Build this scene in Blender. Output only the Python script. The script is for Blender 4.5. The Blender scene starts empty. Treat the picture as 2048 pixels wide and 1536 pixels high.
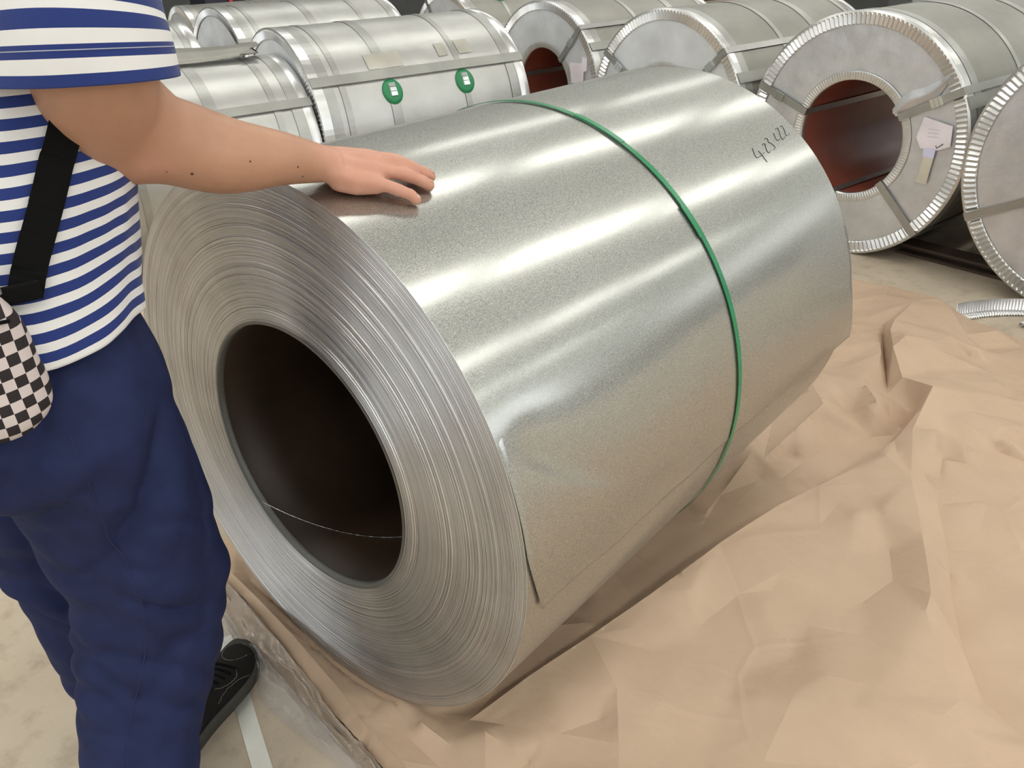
import bpy, bmesh, math, random
import numpy as np
from mathutils import Vector, Matrix, noise
from mathutils.geometry import delaunay_2d_cdt
from mathutils.bvhtree import BVHTree
random.seed(7); rng = np.random.default_rng(7)
scene = bpy.context.scene
C = scene.collection
PI = math.pi

# ------------------------------------------------------------------ camera
cam_d = bpy.data.cameras.new('camera'); cam = bpy.data.objects.new('camera', cam_d); C.objects.link(cam)
cam_r = Vector((.9984, -.0261, -.0498)); cam_u = Vector((.0562, .4636, .8843)); cam_f = Vector((0, .8857, -.4643))
M = Matrix.Identity(4)
for i in range(3):
    M[i][0], M[i][1], M[i][2] = cam_r[i], cam_u[i], -cam_f[i]
M[2][3] = 1.3116
cam.matrix_world = M
cam_d.sensor_width = 36; cam_d.lens = 1635.56 / 2048 * 36; cam_d.clip_start = .02; cam_d.clip_end = 200
scene.camera = cam

# ------------------------------------------------------------------ light and exposure
SKYLIGHT = 6.9          # strength of the daylight roof panels
WINDOW = 2.3             # strength of the unseen windows, raised to brighten camera-facing surfaces
w = bpy.data.worlds.new('world'); scene.world = w; w.use_nodes = True
w.node_tree.nodes['Background'].inputs[0].default_value = (.85, .92, 1, 1)
w.node_tree.nodes['Background'].inputs[1].default_value = 1.0
vs = scene.view_settings
vs.view_transform = 'Standard'; vs.look = 'None'; vs.gamma = 1; vs.exposure = 0.0; vs.use_curve_mapping = False

# ------------------------------------------------------------------ helpers
def obj(name, verts, faces, mat, parent=None, smooth=True, **kw):
    me = bpy.data.meshes.new(name)
    me.from_pydata([tuple(v) for v in verts], [], faces)
    return link(name, me, mat, parent, smooth)

def link(name, me, mat, parent=None, smooth=True):
    if smooth is True:
        me.polygons.foreach_set('use_smooth', [True] * len(me.polygons))
    o = bpy.data.objects.new(name, me); C.objects.link(o)
    if mat:
        me.materials.clear(); me.materials.append(mat)
    if parent is not None: o.parent = parent
    me.update()
    return o

def empty(name, loc=(0, 0, 0), rz=0):
    o = bpy.data.objects.new(name, None); C.objects.link(o)
    o.location = loc; o.rotation_euler = (0, 0, rz); o.empty_display_size = .1
    return o

def tag(o, label, cat, group=None):
    o['label'] = label; o['category'] = cat
    if group: o['group'] = group
    return o

class MB:
    def __init__(s): s.v = []; s.f = []
    def add(s, v, f):
        n = len(s.v); s.v += [tuple(p) for p in v]; s.f += [tuple(i + n for i in q) for q in f]
    def box(s, x0, x1, y0, y1, z0, z1):
        v = [(x, y, z) for x in (x0, x1) for y in (y0, y1) for z in (z0, z1)]
        s.add(v, [(0, 1, 3, 2), (4, 6, 7, 5), (0, 4, 5, 1), (2, 3, 7, 6), (0, 2, 6, 4), (1, 5, 7, 3)])
    def rings(s, R, closed=True, cap=False, loop=False):
        """skin a list of point rings"""
        n = len(R[0]); v = [p for r in R for p in r]; f = []
        for i in range(len(R) - (0 if loop else 1)):
            a = i * n; b = ((i + 1) % len(R)) * n
            for j in range(n if closed else n - 1):
                k = (j + 1) % n
                f.append((a + j, a + k, b + k, b + j))
        if cap:
            f.append(tuple(range(n - 1, -1, -1))); f.append(tuple((len(R) - 1) * n + j for j in range(n)))
        s.add(v, f)
    def tube(s, pts, rad, n=8, cap=True):
        pts = [Vector(p) for p in pts]
        rad = rad if hasattr(rad, '__len__') else [rad] * len(pts)
        R = []; up = None
        for i, p in enumerate(pts):
            t = (pts[min(i + 1, len(pts) - 1)] - pts[max(i - 1, 0)]).normalized()
            if up is None:
                up = Vector((0, 0, 1)) if abs(t.z) < .9 else Vector((1, 0, 0))
            x = (up - t * up.dot(t)).normalized(); up = x; y = t.cross(x)
            R.append([p + (x * math.cos(2 * PI * k / n) + y * math.sin(2 * PI * k / n)) * rad[i] for k in range(n)])
        s.rings(R, cap=cap)
    def build(s, name, mat, parent=None, smooth=True):
        return obj(name, s.v, s.f, mat, parent, smooth)

def catmull(pts, n):
    """resample a list of vectors (any length tuples) with Catmull-Rom, n samples per span"""
    P = np.array(pts, float); out = []
    m = len(P)
    for i in range(m - 1):
        p0 = P[max(i - 1, 0)]; p1 = P[i]; p2 = P[i + 1]; p3 = P[min(i + 2, m - 1)]
        for k in range(n):
            t = k / n
            out.append(.5 * (2 * p1 + (p2 - p0) * t + (2 * p0 - 5 * p1 + 4 * p2 - p3) * t * t + (3 * p1 - p0 - 3 * p2 + p3) * t ** 3))
    out.append(P[-1])
    return np.array(out)

# ------------------------------------------------------------------ materials
class NT:
    def __init__(s, name):
        s.m = bpy.data.materials.new(name); s.m.use_nodes = True; s.t = s.m.node_tree
        s.b = s.t.nodes['Principled BSDF']; s.out = s.t.nodes['Material Output']
    def n(s, typ, **kw):
        x = s.t.nodes.new(typ)
        for k, v in kw.items():
            if k.startswith('i_'): x.inputs[k[2:].replace('_', ' ')].default_value = v
            elif k.startswith('n_'): x.inputs[int(k[2:])].default_value = v
            else: setattr(x, k, v)
        return x
    def l(s, a, b): s.t.links.new(a, b)
    def set(s, **kw):
        for k, v in kw.items(): s.b.inputs[k.replace('_', ' ')].default_value = v
        return s
    def coord(s, kind='Object', scale=(1, 1, 1)):
        c = s.n('ShaderNodeTexCoord'); mp = s.n('ShaderNodeMapping'); mp.inputs['Scale'].default_value = scale
        s.l(c.outputs[kind], mp.inputs['Vector']); return mp.outputs[0]
    def noise(s, scale, detail=3, rough=.5, co=None, **kw):
        x = s.n('ShaderNodeTexNoise', i_Scale=scale, i_Detail=detail, i_Roughness=rough)
        s.l(co if co else s.coord(), x.inputs['Vector']); return x.outputs['Fac']
    def ramp(s, fac, stops):
        r = s.n('ShaderNodeValToRGB'); e = r.color_ramp.elements
        while len(e) < len(stops): e.new(.5)
        for k, (p, c) in enumerate(stops):
            e[k].position = p; e[k].color = (*c, 1) if len(c) == 3 else c
        s.l(fac, r.inputs[0]); return r.outputs[0]
    def bump(s, h, strength=.3, dist=.01):
        b = s.n('ShaderNodeBump', i_Strength=strength, i_Distance=dist); s.l(h, b.inputs['Height'])
        old = s.b.inputs['Normal'].links
        if old: s.l(old[0].from_socket, b.inputs['Normal'])
        s.l(b.outputs[0], s.b.inputs['Normal']); return s
    def base(s, sock): s.l(sock, s.b.inputs['Base Color']); return s
    def rough(s, sock): s.l(sock, s.b.inputs['Roughness']); return s

def plain(name, col, rough=.5, metal=0., bscale=0, bstr=.2, bdist=.002, var=.12, vscale=6):
    k = NT(name); k.set(Metallic=metal, Roughness=rough)
    c = Vector(col); k.base(k.ramp(k.noise(vscale, 4), [(.3, tuple(c * (1 - var))), (.7, tuple(Vector([min(1, q * (1 + var)) for q in c])))]))
    if bscale: k.bump(k.noise(bscale, 4), bstr, bdist)
    return k.m

def m_coil():
    k = NT('galvanised_spangle'); k.set(Metallic=1, Roughness=.15)
    co = k.coord()
    fine = k.noise(520, 2, .6, co); big = k.noise(2.5, 3, .5, co)
    col = k.ramp(fine, [(.3, (.41, .415, .395)), (.7, (.56, .565, .54))])
    k.base(col); k.bump(fine, .12, .0004)
    # zinc spangle: sharp and hazy grains side by side
    h = k.n('ShaderNodeBsdfPrincipled'); h.inputs['Metallic'].default_value = 1; h.inputs['Roughness'].default_value = .43
    k.l(col, h.inputs['Base Color']); k.l(k.b.inputs['Normal'].links[0].from_socket, h.inputs['Normal'])
    fac = k.ramp(fine, [(.36, (.52, .52, .52)), (.62, (.86, .86, .86))])
    sc = k.n('ShaderNodeMath', operation='MULTIPLY'); k.l(fac, sc.inputs[0]); k.l(k.ramp(big, [(.3, (.85, .85, .85)), (.7, (1, 1, 1))]), sc.inputs[1])
    mx = k.n('ShaderNodeMixShader'); k.l(sc.outputs[0], mx.inputs[0]); k.l(k.b.outputs[0], mx.inputs[1]); k.l(h.outputs[0], mx.inputs[2]); k.l(mx.outputs[0], k.out.inputs[0])
    return k.m
def m_face():
    k = NT('coil_edge_steel'); k.set(Metallic=1)
    c = k.n('ShaderNodeTexCoord'); sp = k.n('ShaderNodeSeparateXYZ'); k.l(c.outputs['Object'], sp.inputs[0])
    cb = k.n('ShaderNodeCombineXYZ'); k.l(sp.outputs[1], cb.inputs[1]); k.l(sp.outputs[2], cb.inputs[2])
    ln = k.n('ShaderNodeVectorMath', operation='LENGTH'); k.l(cb.outputs[0], ln.inputs[0])
    def rn(scale, detail):
        x = k.n('ShaderNodeTexNoise', noise_dimensions='1D', i_Scale=scale, i_Detail=detail, i_Roughness=.6)
        k.l(ln.outputs['Value'], x.inputs['W']); return x.outputs['Fac']
    a = rn(420, 3); b = rn(1300, 2)
    spots = k.noise(9, 3)
    mx = k.n('ShaderNodeMix', data_type='RGBA', blend_type='MULTIPLY'); mx.inputs[0].default_value = 1
    k.l(k.ramp(a, [(.3, (.52, .515, .52)), (.55, (.73, .73, .74)), (.75, (.82, .82, .835))]), mx.inputs[6])
    k.l(k.ramp(spots, [(.2, (.82, .81, .8)), (.6, (1, 1, 1))]), mx.inputs[7])
    k.base(mx.outputs[2]); k.set(Roughness=.38)
    k.bump(a, .5, .0016); k.bump(b, .35, .0006)
    return k.m
def m_wrap(name, c0, c1, rough=.38, metal=.85):
    k = NT(name); k.set(Metallic=metal, Roughness=rough)
    co = k.coord()
    k.base(k.ramp(k.noise(4, 5, .6, co), [(.3, c0), (.7, c1)]))
    k.bump(k.noise(5, 3, .5, co), .25, .02); k.bump(k.noise(180, 2, .5, co), .15, .0006)
    return k.m
def m_foil():
    k = NT('crinkled_foil_cover'); k.set(Metallic=.8, Roughness=.42)
    co = k.coord()
    k.base(k.ramp(k.noise(7, 5, .6, co), [(.3, (.57, .58, .61)), (.7, (.74, .75, .78))]))
    k.bump(k.noise(9, 4, .55, co), .35, .02); k.bump(k.noise(70, 3, .6, co), .12, .003)
    return k.m
def m_kraft():
    k = NT('kraft_paper'); k.set(Roughness=.62); k.b.inputs['Specular IOR Level'].default_value = .35
    co = k.coord()
    k.base(k.ramp(k.noise(5, 5, .6, co), [(.25, (.465, .335, .235)), (.75, (.525, .385, .275))]))
    wn = k.n('ShaderNodeTexNoise', i_Scale=2.2, i_Detail=2); k.l(co, wn.inputs['Vector'])
    ws = k.n('ShaderNodeVectorMath', operation='SCALE'); ws.inputs['Scale'].default_value = .10; k.l(wn.outputs['Color'], ws.inputs[0])
    wa = k.n('ShaderNodeVectorMath', operation='ADD'); k.l(co, wa.inputs[0]); k.l(ws.outputs[0], wa.inputs[1])
    vo = k.n('ShaderNodeTexVoronoi', feature='DISTANCE_TO_EDGE', i_Scale=4.2); k.l(wa.outputs[0], vo.inputs['Vector'])
    cr = k.ramp(vo.outputs['Distance'], [(0, (1, 1, 1)), (.05, (0, 0, 0))])
    mk = k.n('ShaderNodeMath', operation='MULTIPLY'); k.l(cr, mk.inputs[0]); k.l(k.ramp(k.noise(3.1, 2, .5, co), [(.42, (0, 0, 0)), (.62, (1, 1, 1))]), mk.inputs[1])
    k.bump(mk.outputs[0], .2, .006)
    k.bump(k.noise(9, 3, .5, co), .35, .02); k.bump(k.noise(60, 4, .55, co), .12, .004); k.bump(k.noise(700, 2, .5, co), .08, .0005)
    return k.m
def m_floor():
    k = NT('dusty_concrete'); k.set(Roughness=.8)
    co = k.coord()
    mx = k.n('ShaderNodeMix', data_type='RGBA', blend_type='MULTIPLY'); mx.inputs[0].default_value = 1
    k.l(k.ramp(k.noise(1.3, 6, .6, co), [(.3, (.44, .365, .275)), (.7, (.56, .48, .375))]), mx.inputs[6])
    k.l(k.ramp(k.noise(14, 5, .65, co), [(.25, (.72, .7, .68)), (.5, (1, 1, 1))]), mx.inputs[7])
    k.base(mx.outputs[2])
    k.bump(k.noise(9, 6, .6, co), .35, .01); k.bump(k.noise(120, 3, .5, co), .2, .002)
    return k.m
def m_stripe():
    k = NT('striped_jersey'); k.set(Roughness=.85); k.b.inputs['Sheen Weight'].default_value = .15
    a = k.n('ShaderNodeAttribute', attribute_name='stripe')
    fr = k.n('ShaderNodeMath', operation='FRACT'); k.l(a.outputs['Fac'], fr.inputs[0])
    r = k.ramp(fr.outputs[0], [(0, (.008, .026, .16)), (.53, (.72, .71, .705))]); r.node.color_ramp.interpolation = 'CONSTANT'
    k.base(r); k.bump(k.noise(900, 2), .15, .0006); k.bump(k.noise(22, 3), .2, .004)
    return k.m
def m_checker():
    k = NT('checkered_canvas'); k.set(Roughness=.8)
    co = k.coord()
    nz = k.n('ShaderNodeTexNoise', i_Scale=9.); k.l(co, nz.inputs['Vector'])
    sb = k.n('ShaderNodeVectorMath', operation='SUBTRACT'); sb.inputs[1].default_value = (.5, .5, .5); k.l(nz.outputs['Color'], sb.inputs[0])
    sc = k.n('ShaderNodeVectorMath', operation='SCALE'); sc.inputs['Scale'].default_value = .007; k.l(sb.outputs[0], sc.inputs[0])
    ad = k.n('ShaderNodeVectorMath', operation='ADD'); k.l(co, ad.inputs[0]); k.l(sc.outputs[0], ad.inputs[1])
    sp = k.n('ShaderNodeSeparateXYZ'); k.l(ad.outputs[0], sp.inputs[0])
    cb = k.n('ShaderNodeCombineXYZ'); k.l(sp.outputs[0], cb.inputs[0]); k.l(sp.outputs[2], cb.inputs[1]); cb.inputs[2].default_value = .005
    ch = k.n('ShaderNodeTexChecker', i_Scale=1 / .0122); ch.inputs[1].default_value = (.016, .010, .012, 1); ch.inputs[2].default_value = (.60, .52, .51, 1)
    k.l(cb.outputs[0], ch.inputs[0]); k.base(ch.outputs[0]); k.bump(k.noise(30, 3, .5, co), .3, .004)
    return k.m
def m_skin():
    k = NT('skin'); k.set(Roughness=.48)
    k.b.inputs['Subsurface Weight'].default_value = .12; k.b.inputs['Subsurface Radius'].default_value = (.012, .005, .003); k.b.inputs['Subsurface Scale'].default_value = 1
    co = k.coord()
    a = k.n('ShaderNodeAttribute', attribute_name='hand')
    mx = k.n('ShaderNodeMix', data_type='RGBA'); k.l(a.outputs['Fac'], mx.inputs[0])
    k.l(k.ramp(k.noise(14, 4, .6, co), [(.3, (.43, .225, .14)), (.7, (.50, .275, .175))]), mx.inputs[6])
    k.l(k.ramp(k.noise(30, 4, .6, co), [(.3, (.55, .265, .185)), (.7, (.62, .325, .235))]), mx.inputs[7])
    k.base(mx.outputs[2])
    k.bump(k.noise(260, 3, .5, co), .1, .0008); k.bump(k.noise(60, 3, .5, co), .12, .002)
    return k.m
def m_woven():
    k = NT('woven_plastic'); k.set(Roughness=.3, Metallic=0.); k.b.inputs['Coat Weight'].default_value = .4
    co = k.coord()
    w1 = k.n('ShaderNodeTexWave', i_Scale=95, wave_type='BANDS', bands_direction='X'); w2 = k.n('ShaderNodeTexWave', i_Scale=95, wave_type='BANDS', bands_direction='Y')
    k.l(co, w1.inputs['Vector']); k.l(co, w2.inputs['Vector'])
    mu = k.n('ShaderNodeMath', operation='MULTIPLY'); k.l(w1.outputs['Fac'], mu.inputs[0]); k.l(w2.outputs['Fac'], mu.inputs[1])
    k.base(k.ramp(mu.outputs[0], [(.1, (.30, .235, .18)), (.8, (.52, .44, .37))])); k.bump(mu.outputs[0], .35, .001)
    k.bump(k.noise(18, 4, .6, co), .7, .012)
    return k.m
def m_film():
    k = NT('clear_film'); k.set(Roughness=.12)
    k.base(k.ramp(k.noise(20, 3), [(.3, (.55, .52, .53)), (.7, (.75, .73, .75))]))
    k.bump(k.noise(26, 4, .6), .6, .008)
    tr = k.n('ShaderNodeBsdfTransparent'); mx = k.n('ShaderNodeMixShader'); mx.inputs[0].default_value = .30
    k.l(tr.outputs[0], mx.inputs[1]); k.l(k.b.outputs[0], mx.inputs[2]); k.l(mx.outputs[0], k.out.inputs[0])
    return k.m
def m_emit(name, col, st):
    k = NT(name); k.set(Roughness=.5)
    k.base(k.ramp(k.noise(2, 2), [(.3, col), (.7, col)]))
    k.b.inputs['Emission Color'].default_value = (*col, 1); k.b.inputs['Emission Strength'].default_value = st
    return k.m

MAT = dict(
    coil=m_coil(), face=m_face(), kraft=m_kraft(), floor=m_floor(), stripe=m_stripe(), checker=m_checker(), skin=m_skin(),
    woven=m_woven(), film=m_film(), foil=m_foil(),
    wrap_l=m_wrap('wrap_light', (.44, .44, .425), (.55, .55, .535), .4), wrap_g=m_wrap('wrap_grey', (.27, .265, .24), (.34, .335, .305), .5),
    ring=plain('edge_ring_steel', (.70, .70, .70), .3, .9, 40, .1), band=plain('steel_band', (.40, .40, .385), .4, .9, 60, .1),
    bar=plain('lap_bar_steel', (.34, .34, .32), .5, .7), seal=plain('seal_steel', (.62, .66, .66), .22, 1),
    white=plain('smooth_cover', (.74, .76, .79), .42, .55), tape=plain('clear_tape', (.72, .70, .63), .2, .5),
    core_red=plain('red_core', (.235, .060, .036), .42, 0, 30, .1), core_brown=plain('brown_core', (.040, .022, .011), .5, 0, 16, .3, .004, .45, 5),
    green=plain('green_strap', (.012, .22, .085), .3), green2=plain('green_pad', (.012, .20, .075), .4), ink=plain('marker_ink', (.01, .01, .012), .4),
    paper=plain('label_paper', (.80, .74, .80), .6), yellow=plain('yellow_wrapper', (.80, .55, .02), .4),
    navy=plain('navy_twill', (.0155, .022, .072), .8, 0, 900, .15, .0005, .12, 30), navy_d=plain('navy_seam', (.012, .016, .07), .9),
    black=plain('black_webbing', (.003, .003, .003), .95, 0, 700, .3, .0006), shoe=plain('black_mesh_upper', (.011, .010, .009), .7, 0, 500, .4, .001),
    sole=plain('dark_rubber', (.045, .043, .036), .6, 0, 80, .2), stitch=plain('grey_thread', (.16, .15, .13), .8), wstitch=plain('pale_thread', (.42, .45, .55), .8),
    metal=plain('buckle_metal', (.5, .5, .5), .25, 1), mole=plain('mole', (.10, .04, .025), .6), nail=plain('nail', (.58, .33, .26), .3), hair=plain('black_hair', (.012, .010, .009), .5, 0, 300, .5),
    eye=plain('eye', (.6, .6, .58), .2), lip=plain('lip', (.36, .14, .11), .5),
    beam=plain('rusty_beam', (.075, .050, .035), .7, .2, 20, .4), wallb=plain('wall_back_darkened', (.20, .21, .20), .8), wallm=plain('wall_paint', (.50, .52, .50), .8), dark=plain('wall_dado', (.045, .048, .05), .7),
    roof=plain('roof_sheet', (.30, .31, .30), .6), truss=plain('truss_paint', (.22, .24, .23), .6),
    navybox=plain('navy_cabinet_paint', (.012, .013, .03), .4), red=plain('red_paint', (.5, .02, .02), .4),
    sky=m_emit('skylight_panel', (1., .995, .94), SKYLIGHT), win=m_emit('fill_light_glass', (.90, .95, 1.), WINDOW), win_r=m_emit('dim_glass', (.93, .97, 1.), WINDOW * .45))  # right wall's glass set dimmer than the front and left

for m_ in ('black', 'shoe', 'navy'): MAT[m_].node_tree.nodes['Principled BSDF'].inputs['Specular IOR Level'].default_value = .2
# ------------------------------------------------------------------ the hall (aligned with the rows of coils)
HY = .654
hall = Matrix.Rotation(HY, 4, 'Z')
U0, U1, V0, V1, HZ = -16., 26., -14., 15., 8.
def struct(name, mb, mat, parent=None, smooth=False):
    o = mb.build(name, mat, parent, smooth)
    if parent is None:
        o.matrix_world = hall; o['kind'] = 'structure'
    return o
b = MB(); b.box(U0, U1, V0, V1, -.2, 0); struct('floor', b, MAT['floor'])
for nm, bx in (('wall_back', (U0, U1, V1, V1 + .2)), ('wall_front', (U0, U1, V0 - .2, V0)), ('wall_left', (U0 - .2, U0, V0, V1)), ('wall_right', (U1, U1 + .2, V0, V1))):
    b = MB(); b.box(*bx, 0, HZ); wl = struct(nm, b, MAT['wallm'] if nm != 'wall_back' else MAT['wallb'])  # back wall darkened so the coil's top reflects less light
    b = MB(); x0, x1, y0, y1 = bx
    e = .02
    b.box(x0 + (e if 'back' in nm or 'front' in nm else -e), x1 + (-e if 'back' in nm or 'front' in nm else e), y0 + (-e if 'back' in nm or 'front' in nm else e), y1 + (e if 'back' in nm or 'front' in nm else -e), 0.01, 2.2)
    b.build('dado', MAT['dark'], wl, False)
# roof: sheeting between daylight strips that run along the rows
STR = [-12.3, -6.4, -.6, 5.3, 11.2]
SW = .55
edges = [V0] + [q for s_ in STR for q in (s_ - SW, s_ + SW)] + [V1]
b = MB()
for i in range(0, len(edges), 2): b.box(U0, U1, edges[i], edges[i + 1], HZ, HZ + .1)
roof = struct('ceiling', b, MAT['roof'])
for k, s_ in enumerate(STR):
    b = MB(); b.box(U0, U1, s_ - SW, s_ + SW, HZ + .02, HZ + .06)
    struct('window_%d' % (k + 1), b, MAT['sky'])
for k in range(8):
    b = MB(); u = U0 + 3 + k * 5.2; b.box(u, u + .25, V0, V1, HZ - .45, HZ); struct('trim_%d' % (k + 1), b, MAT['truss'])
k = 6
for nm, bx in (('r', (U1 - .03, U1 - .01, -11, 12, 3.2, 5.2)), ('f', (-12, 22, V0 + .01, V0 + .03, 2.6, 5.6)), ('l', (U0 + .01, U0 + .03, -11, 12, 2.8, 5.2))):
    b = MB(); b.box(*bx); wo = struct('window_%d' % k, b, MAT['win_r' if nm == 'r' else 'win']); k += 1  # unseen glass; front and left set bright as fill for camera-facing surfaces
    b = MB(); x0, x1, y0, y1, z0, z1 = bx; n = 14
    for i in range(n + 1):
        if nm == 'f':
            x = x0 + (x1 - x0) * i / n; b.box(x - .05, x + .05, y0 - .005, y1 + .03, z0, z1)
        else:
            y = y0 + (y1 - y0) * i / n; b.box(x0 - .03, x1 + .03, y - .05, y + .05, z0, z1)
    b.build('window_frame', MAT['truss'], wo, False)

# ------------------------------------------------------------------ the main coil
R0, L0, RIN = .52, 1.24, .264
CX, CY, YAW, LIFT = -.3827, 1.2551, .84366, .004
AX = Vector((math.cos(YAW), math.sin(YAW), 0)); EX = Vector((math.sin(YAW), -math.cos(YAW), 0))
def coil_z(x, y, r=R0):
    d = (x - CX) * EX.x + (y - CY) * EX.y
    return R0 + LIFT + math.sqrt(max(0, r * r - d * d)) if abs(d) < r else 0
def cp(s, th, r=R0):            # a point in the coil's own frame
    t = math.radians(th); return Vector((s, -r * math.cos(t), R0 + r * math.sin(t)))
main = tag(empty('steel_coil', (CX, CY, LIFT), YAW), 'large bare galvanised steel coil with a green strap lying on brown paper', 'steel coil')
NS, NT_ = 60, 288
R = []
DENT = [(.0205, 22.7), (.0516, 18.8), (.1026, 13.8), (.1645, 8.5), (.2547, 2.8)]
def dent(s, th):
    best = 9; bs = 0
    for i in range(4):
        (s0, t0), (s1, t1) = DENT[i], DENT[i + 1]
        x0, y0, x1, y1 = s0, math.radians(t0) * R0, s1, math.radians(t1) * R0
        px, py = s, math.radians(th) * R0
        dx, dy = x1 - x0, y1 - y0; t = max(0, min(1, ((px - x0) * dx + (py - y0) * dy) / (dx * dx + dy * dy)))
        ex, ey = px - x0 - t * dx, py - y0 - t * dy
        d = math.hypot(ex, ey) * (1 if ex * dy - ey * dx > 0 else -1)
        if abs(d) < abs(best): best = d; bs = (i + t) / 4
    amp = .0060 * math.sin(PI * min(1, bs * .9 + .1)) * min(1, max(0, s - .012) / .05)
    return -amp * math.exp(-(best / .012) ** 2) if best > 0 else -amp * math.exp(-(best / .045) ** 2)
for i in range(NS + 1):
    s = L0 * i / NS; ring = []
    for j in range(NT_):
        th = -180 + 360 * j / NT_
        r = R0 + .0005 * noise.noise((s * 2.2, math.cos(math.radians(th)) * 1.6, math.sin(math.radians(th)) * 1.6))
        if -30 < th < 50 and s < .4: r += dent(s, th)
        ring.append(cp(s, th, r))
    R.append(ring)
b = MB(); b.rings(R); b.build('outer_wrap', MAT['coil'], main)
# the loose tail of the outermost wrap, skewed against the coil below it
R = []
for i in range(101):
    u = i / 100; ring = []
    for j in range(91):
        q = j / 90
        tail = -9.6 - 2.6 * u - 6 * max(0, u - .55) ** 1.5 + .9 * noise.noise((u * 9, 1, 0)) + .5 * noise.noise((u * 26, 4, 0))
        th = 38 + (tail - 38) * q
        s0 = .001 + .036 * max(0, (4 - th) / 15) ** 1.4; s1 = L0 + .0005 + .09 * max(0, (6 - th) / 22) ** 1.3
        s = s0 + (s1 - s0) * u
        lift = -.0012 + (.0072 * q ** 1.6) * (1 - .62 * math.exp(-((s - .652) / .16) ** 2))
        r = R0 + lift + .0005 * noise.noise((s * 2.2, math.cos(math.radians(th)) * 1.6, math.sin(math.radians(th)) * 1.6))
        if s < .4: r += dent(s, th)
        ring.append(cp(s, th, r))
    R.append(ring)
b = MB(); b.rings(R, closed=False); ol = b.build('wrap_tail', MAT['coil'], main)
md = ol.modifiers.new('thick', 'SOLIDIFY'); md.thickness = .0006; md.offset = -1
# end face: every visible group of wraps is a ridge
def end_face(x, sign, nr=150, seg=192):
    prof = []; r = RIN; rs = []
    wd = rng.uniform(.5, 1.6, nr); wd = wd / wd.sum() * (R0 - RIN); off = rng.normal(0, .0005, nr)
    lo = [.0012 * noise.noise((i * .13, 3.3, 0)) for i in range(nr)]
    for i in range(nr):
        r1 = r + wd[i]; h = off[i] + lo[i]
        prof += [(r + .12 * wd[i], h), (r + .88 * wd[i], h), (r1, h - .0012)]; r = r1
    prof = [(RIN, 0.)] + prof; prof[-1] = (R0 + .0002, -.001)
    R = [[(x + sign * h, -rr * math.cos(2 * PI * j / seg), rr * math.sin(2 * PI * j / seg)) for j in range(seg)] for rr, h in prof]
    b = MB(); b.rings(R); o = b.build('wound_edge', MAT['face'], main); o.location = (0, 0, R0)
end_face(-.001, -1); end_face(L0 + .001, 1, 60, 128)
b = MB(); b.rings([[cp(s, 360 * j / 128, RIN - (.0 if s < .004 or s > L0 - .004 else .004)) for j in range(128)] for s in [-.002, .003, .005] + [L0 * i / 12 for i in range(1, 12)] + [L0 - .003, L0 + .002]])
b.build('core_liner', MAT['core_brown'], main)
b = MB(); b.add([cp(L0 - .03, 360 * j / 64, RIN - .006) for j in range(64)], [tuple(range(64))]); b.build('bore_blocker', MAT['core_brown'], main)  # unseen disc added to keep light out of the bore
b = MB(); b.rings([[cp(-.003, 360 * j / 128, RIN + .001), cp(-.003, 360 * j / 128, RIN - .005), cp(.010, 360 * j / 128, RIN - .0055)] for j in range(128)], closed=False, loop=True)
b.build('core_rim', plain('core_rim_steel', (.20, .20, .19), .5, .6, 300, .5), main)
# a rough torn lap bead that runs round inside the bore
b = MB(); pts = [cp(.002 + (th + 137) * .00272 + .001 * noise.noise((th * .9, 0, 0)), th, RIN - .0055) for th in np.arange(-137, -20, .8)]
b.tube(pts, [.0010 + .0016 * abs(noise.noise((j * 1.7, 5, 0))) for j in range(len(pts))], 5); b.build('bore_seam', MAT['seal'], main)
# green strap with its heat-sealed overlap
def girth(s, width, r, t, mat, name, parent, th0=0, th1=360, n=240, wob=0, lz=R0):
    R = []
    full = th1 - th0 >= 360
    for j in range(n + (0 if full else 1)):
        th = math.radians(th0 + (th1 - th0) * j / n); w = wob * math.sin(th * 2 + s)
        R.append([(s + w + dx, -(r + dr) * math.cos(th), lz + (r + dr) * math.sin(th)) for dx, dr in ((-width / 2, 0), (-width / 2, t), (width / 2, t), (width / 2, 0))])
    b = MB(); b.rings(R, loop=full, cap=not full); return b.build(name, mat, parent, False)
gs = girth(.652, .0135, R0 + .0030, .0010, MAT['green'], 'green_strap', main, wob=.003)
girth(.651, .0148, R0 + .0040, .0012, MAT['green'], 'strap_joint', gs, 36, 43.5, 12)
girth(.6532, .0135, R0 + .0039, .001, MAT['green'], 'strap_tail', gs, 62, 75, 12)
STROKES = [[(1.0144, 48.99), (1.0084, 48.16), (1.0015, 46.92), (1.0029, 46.27), (1.0182, 46.33), (1.0335, 46.47)], [(1.0259, 47.78), (1.0281, 46.62), (1.0269, 45.31), (1.0263, 44.27)], [(1.0404, 46.82), (1.0409, 46.57)], [(1.0588, 48.6), (1.0671, 48.9), (1.0717, 48.73), (1.0669, 48.09), (1.0582, 46.94), (1.0588, 46.22), (1.0712, 46.49)], [(1.0843, 49.94), (1.0937, 49.93), (1.0972, 49.49), (1.0906, 48.77), (1.0952, 48.31), (1.0988, 47.48), (1.0981, 46.69), (1.0846, 46.4)], [(1.1403, 50.5), (1.1333, 49.54), (1.1288, 48.4), (1.1352, 48.1), (1.147, 48.53)], [(1.1598, 51.19), (1.171, 51.41), (1.1726, 50.92), (1.1631, 49.78), (1.1539, 48.55), (1.1549, 47.89), (1.1742, 48.41)], [(1.1843, 51.4), (1.1952, 51.46), (1.1964, 50.84), (1.1892, 49.72), (1.1806, 48.53), (1.187, 48.36), (1.2028, 48.7)]]
b = MB()
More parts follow.
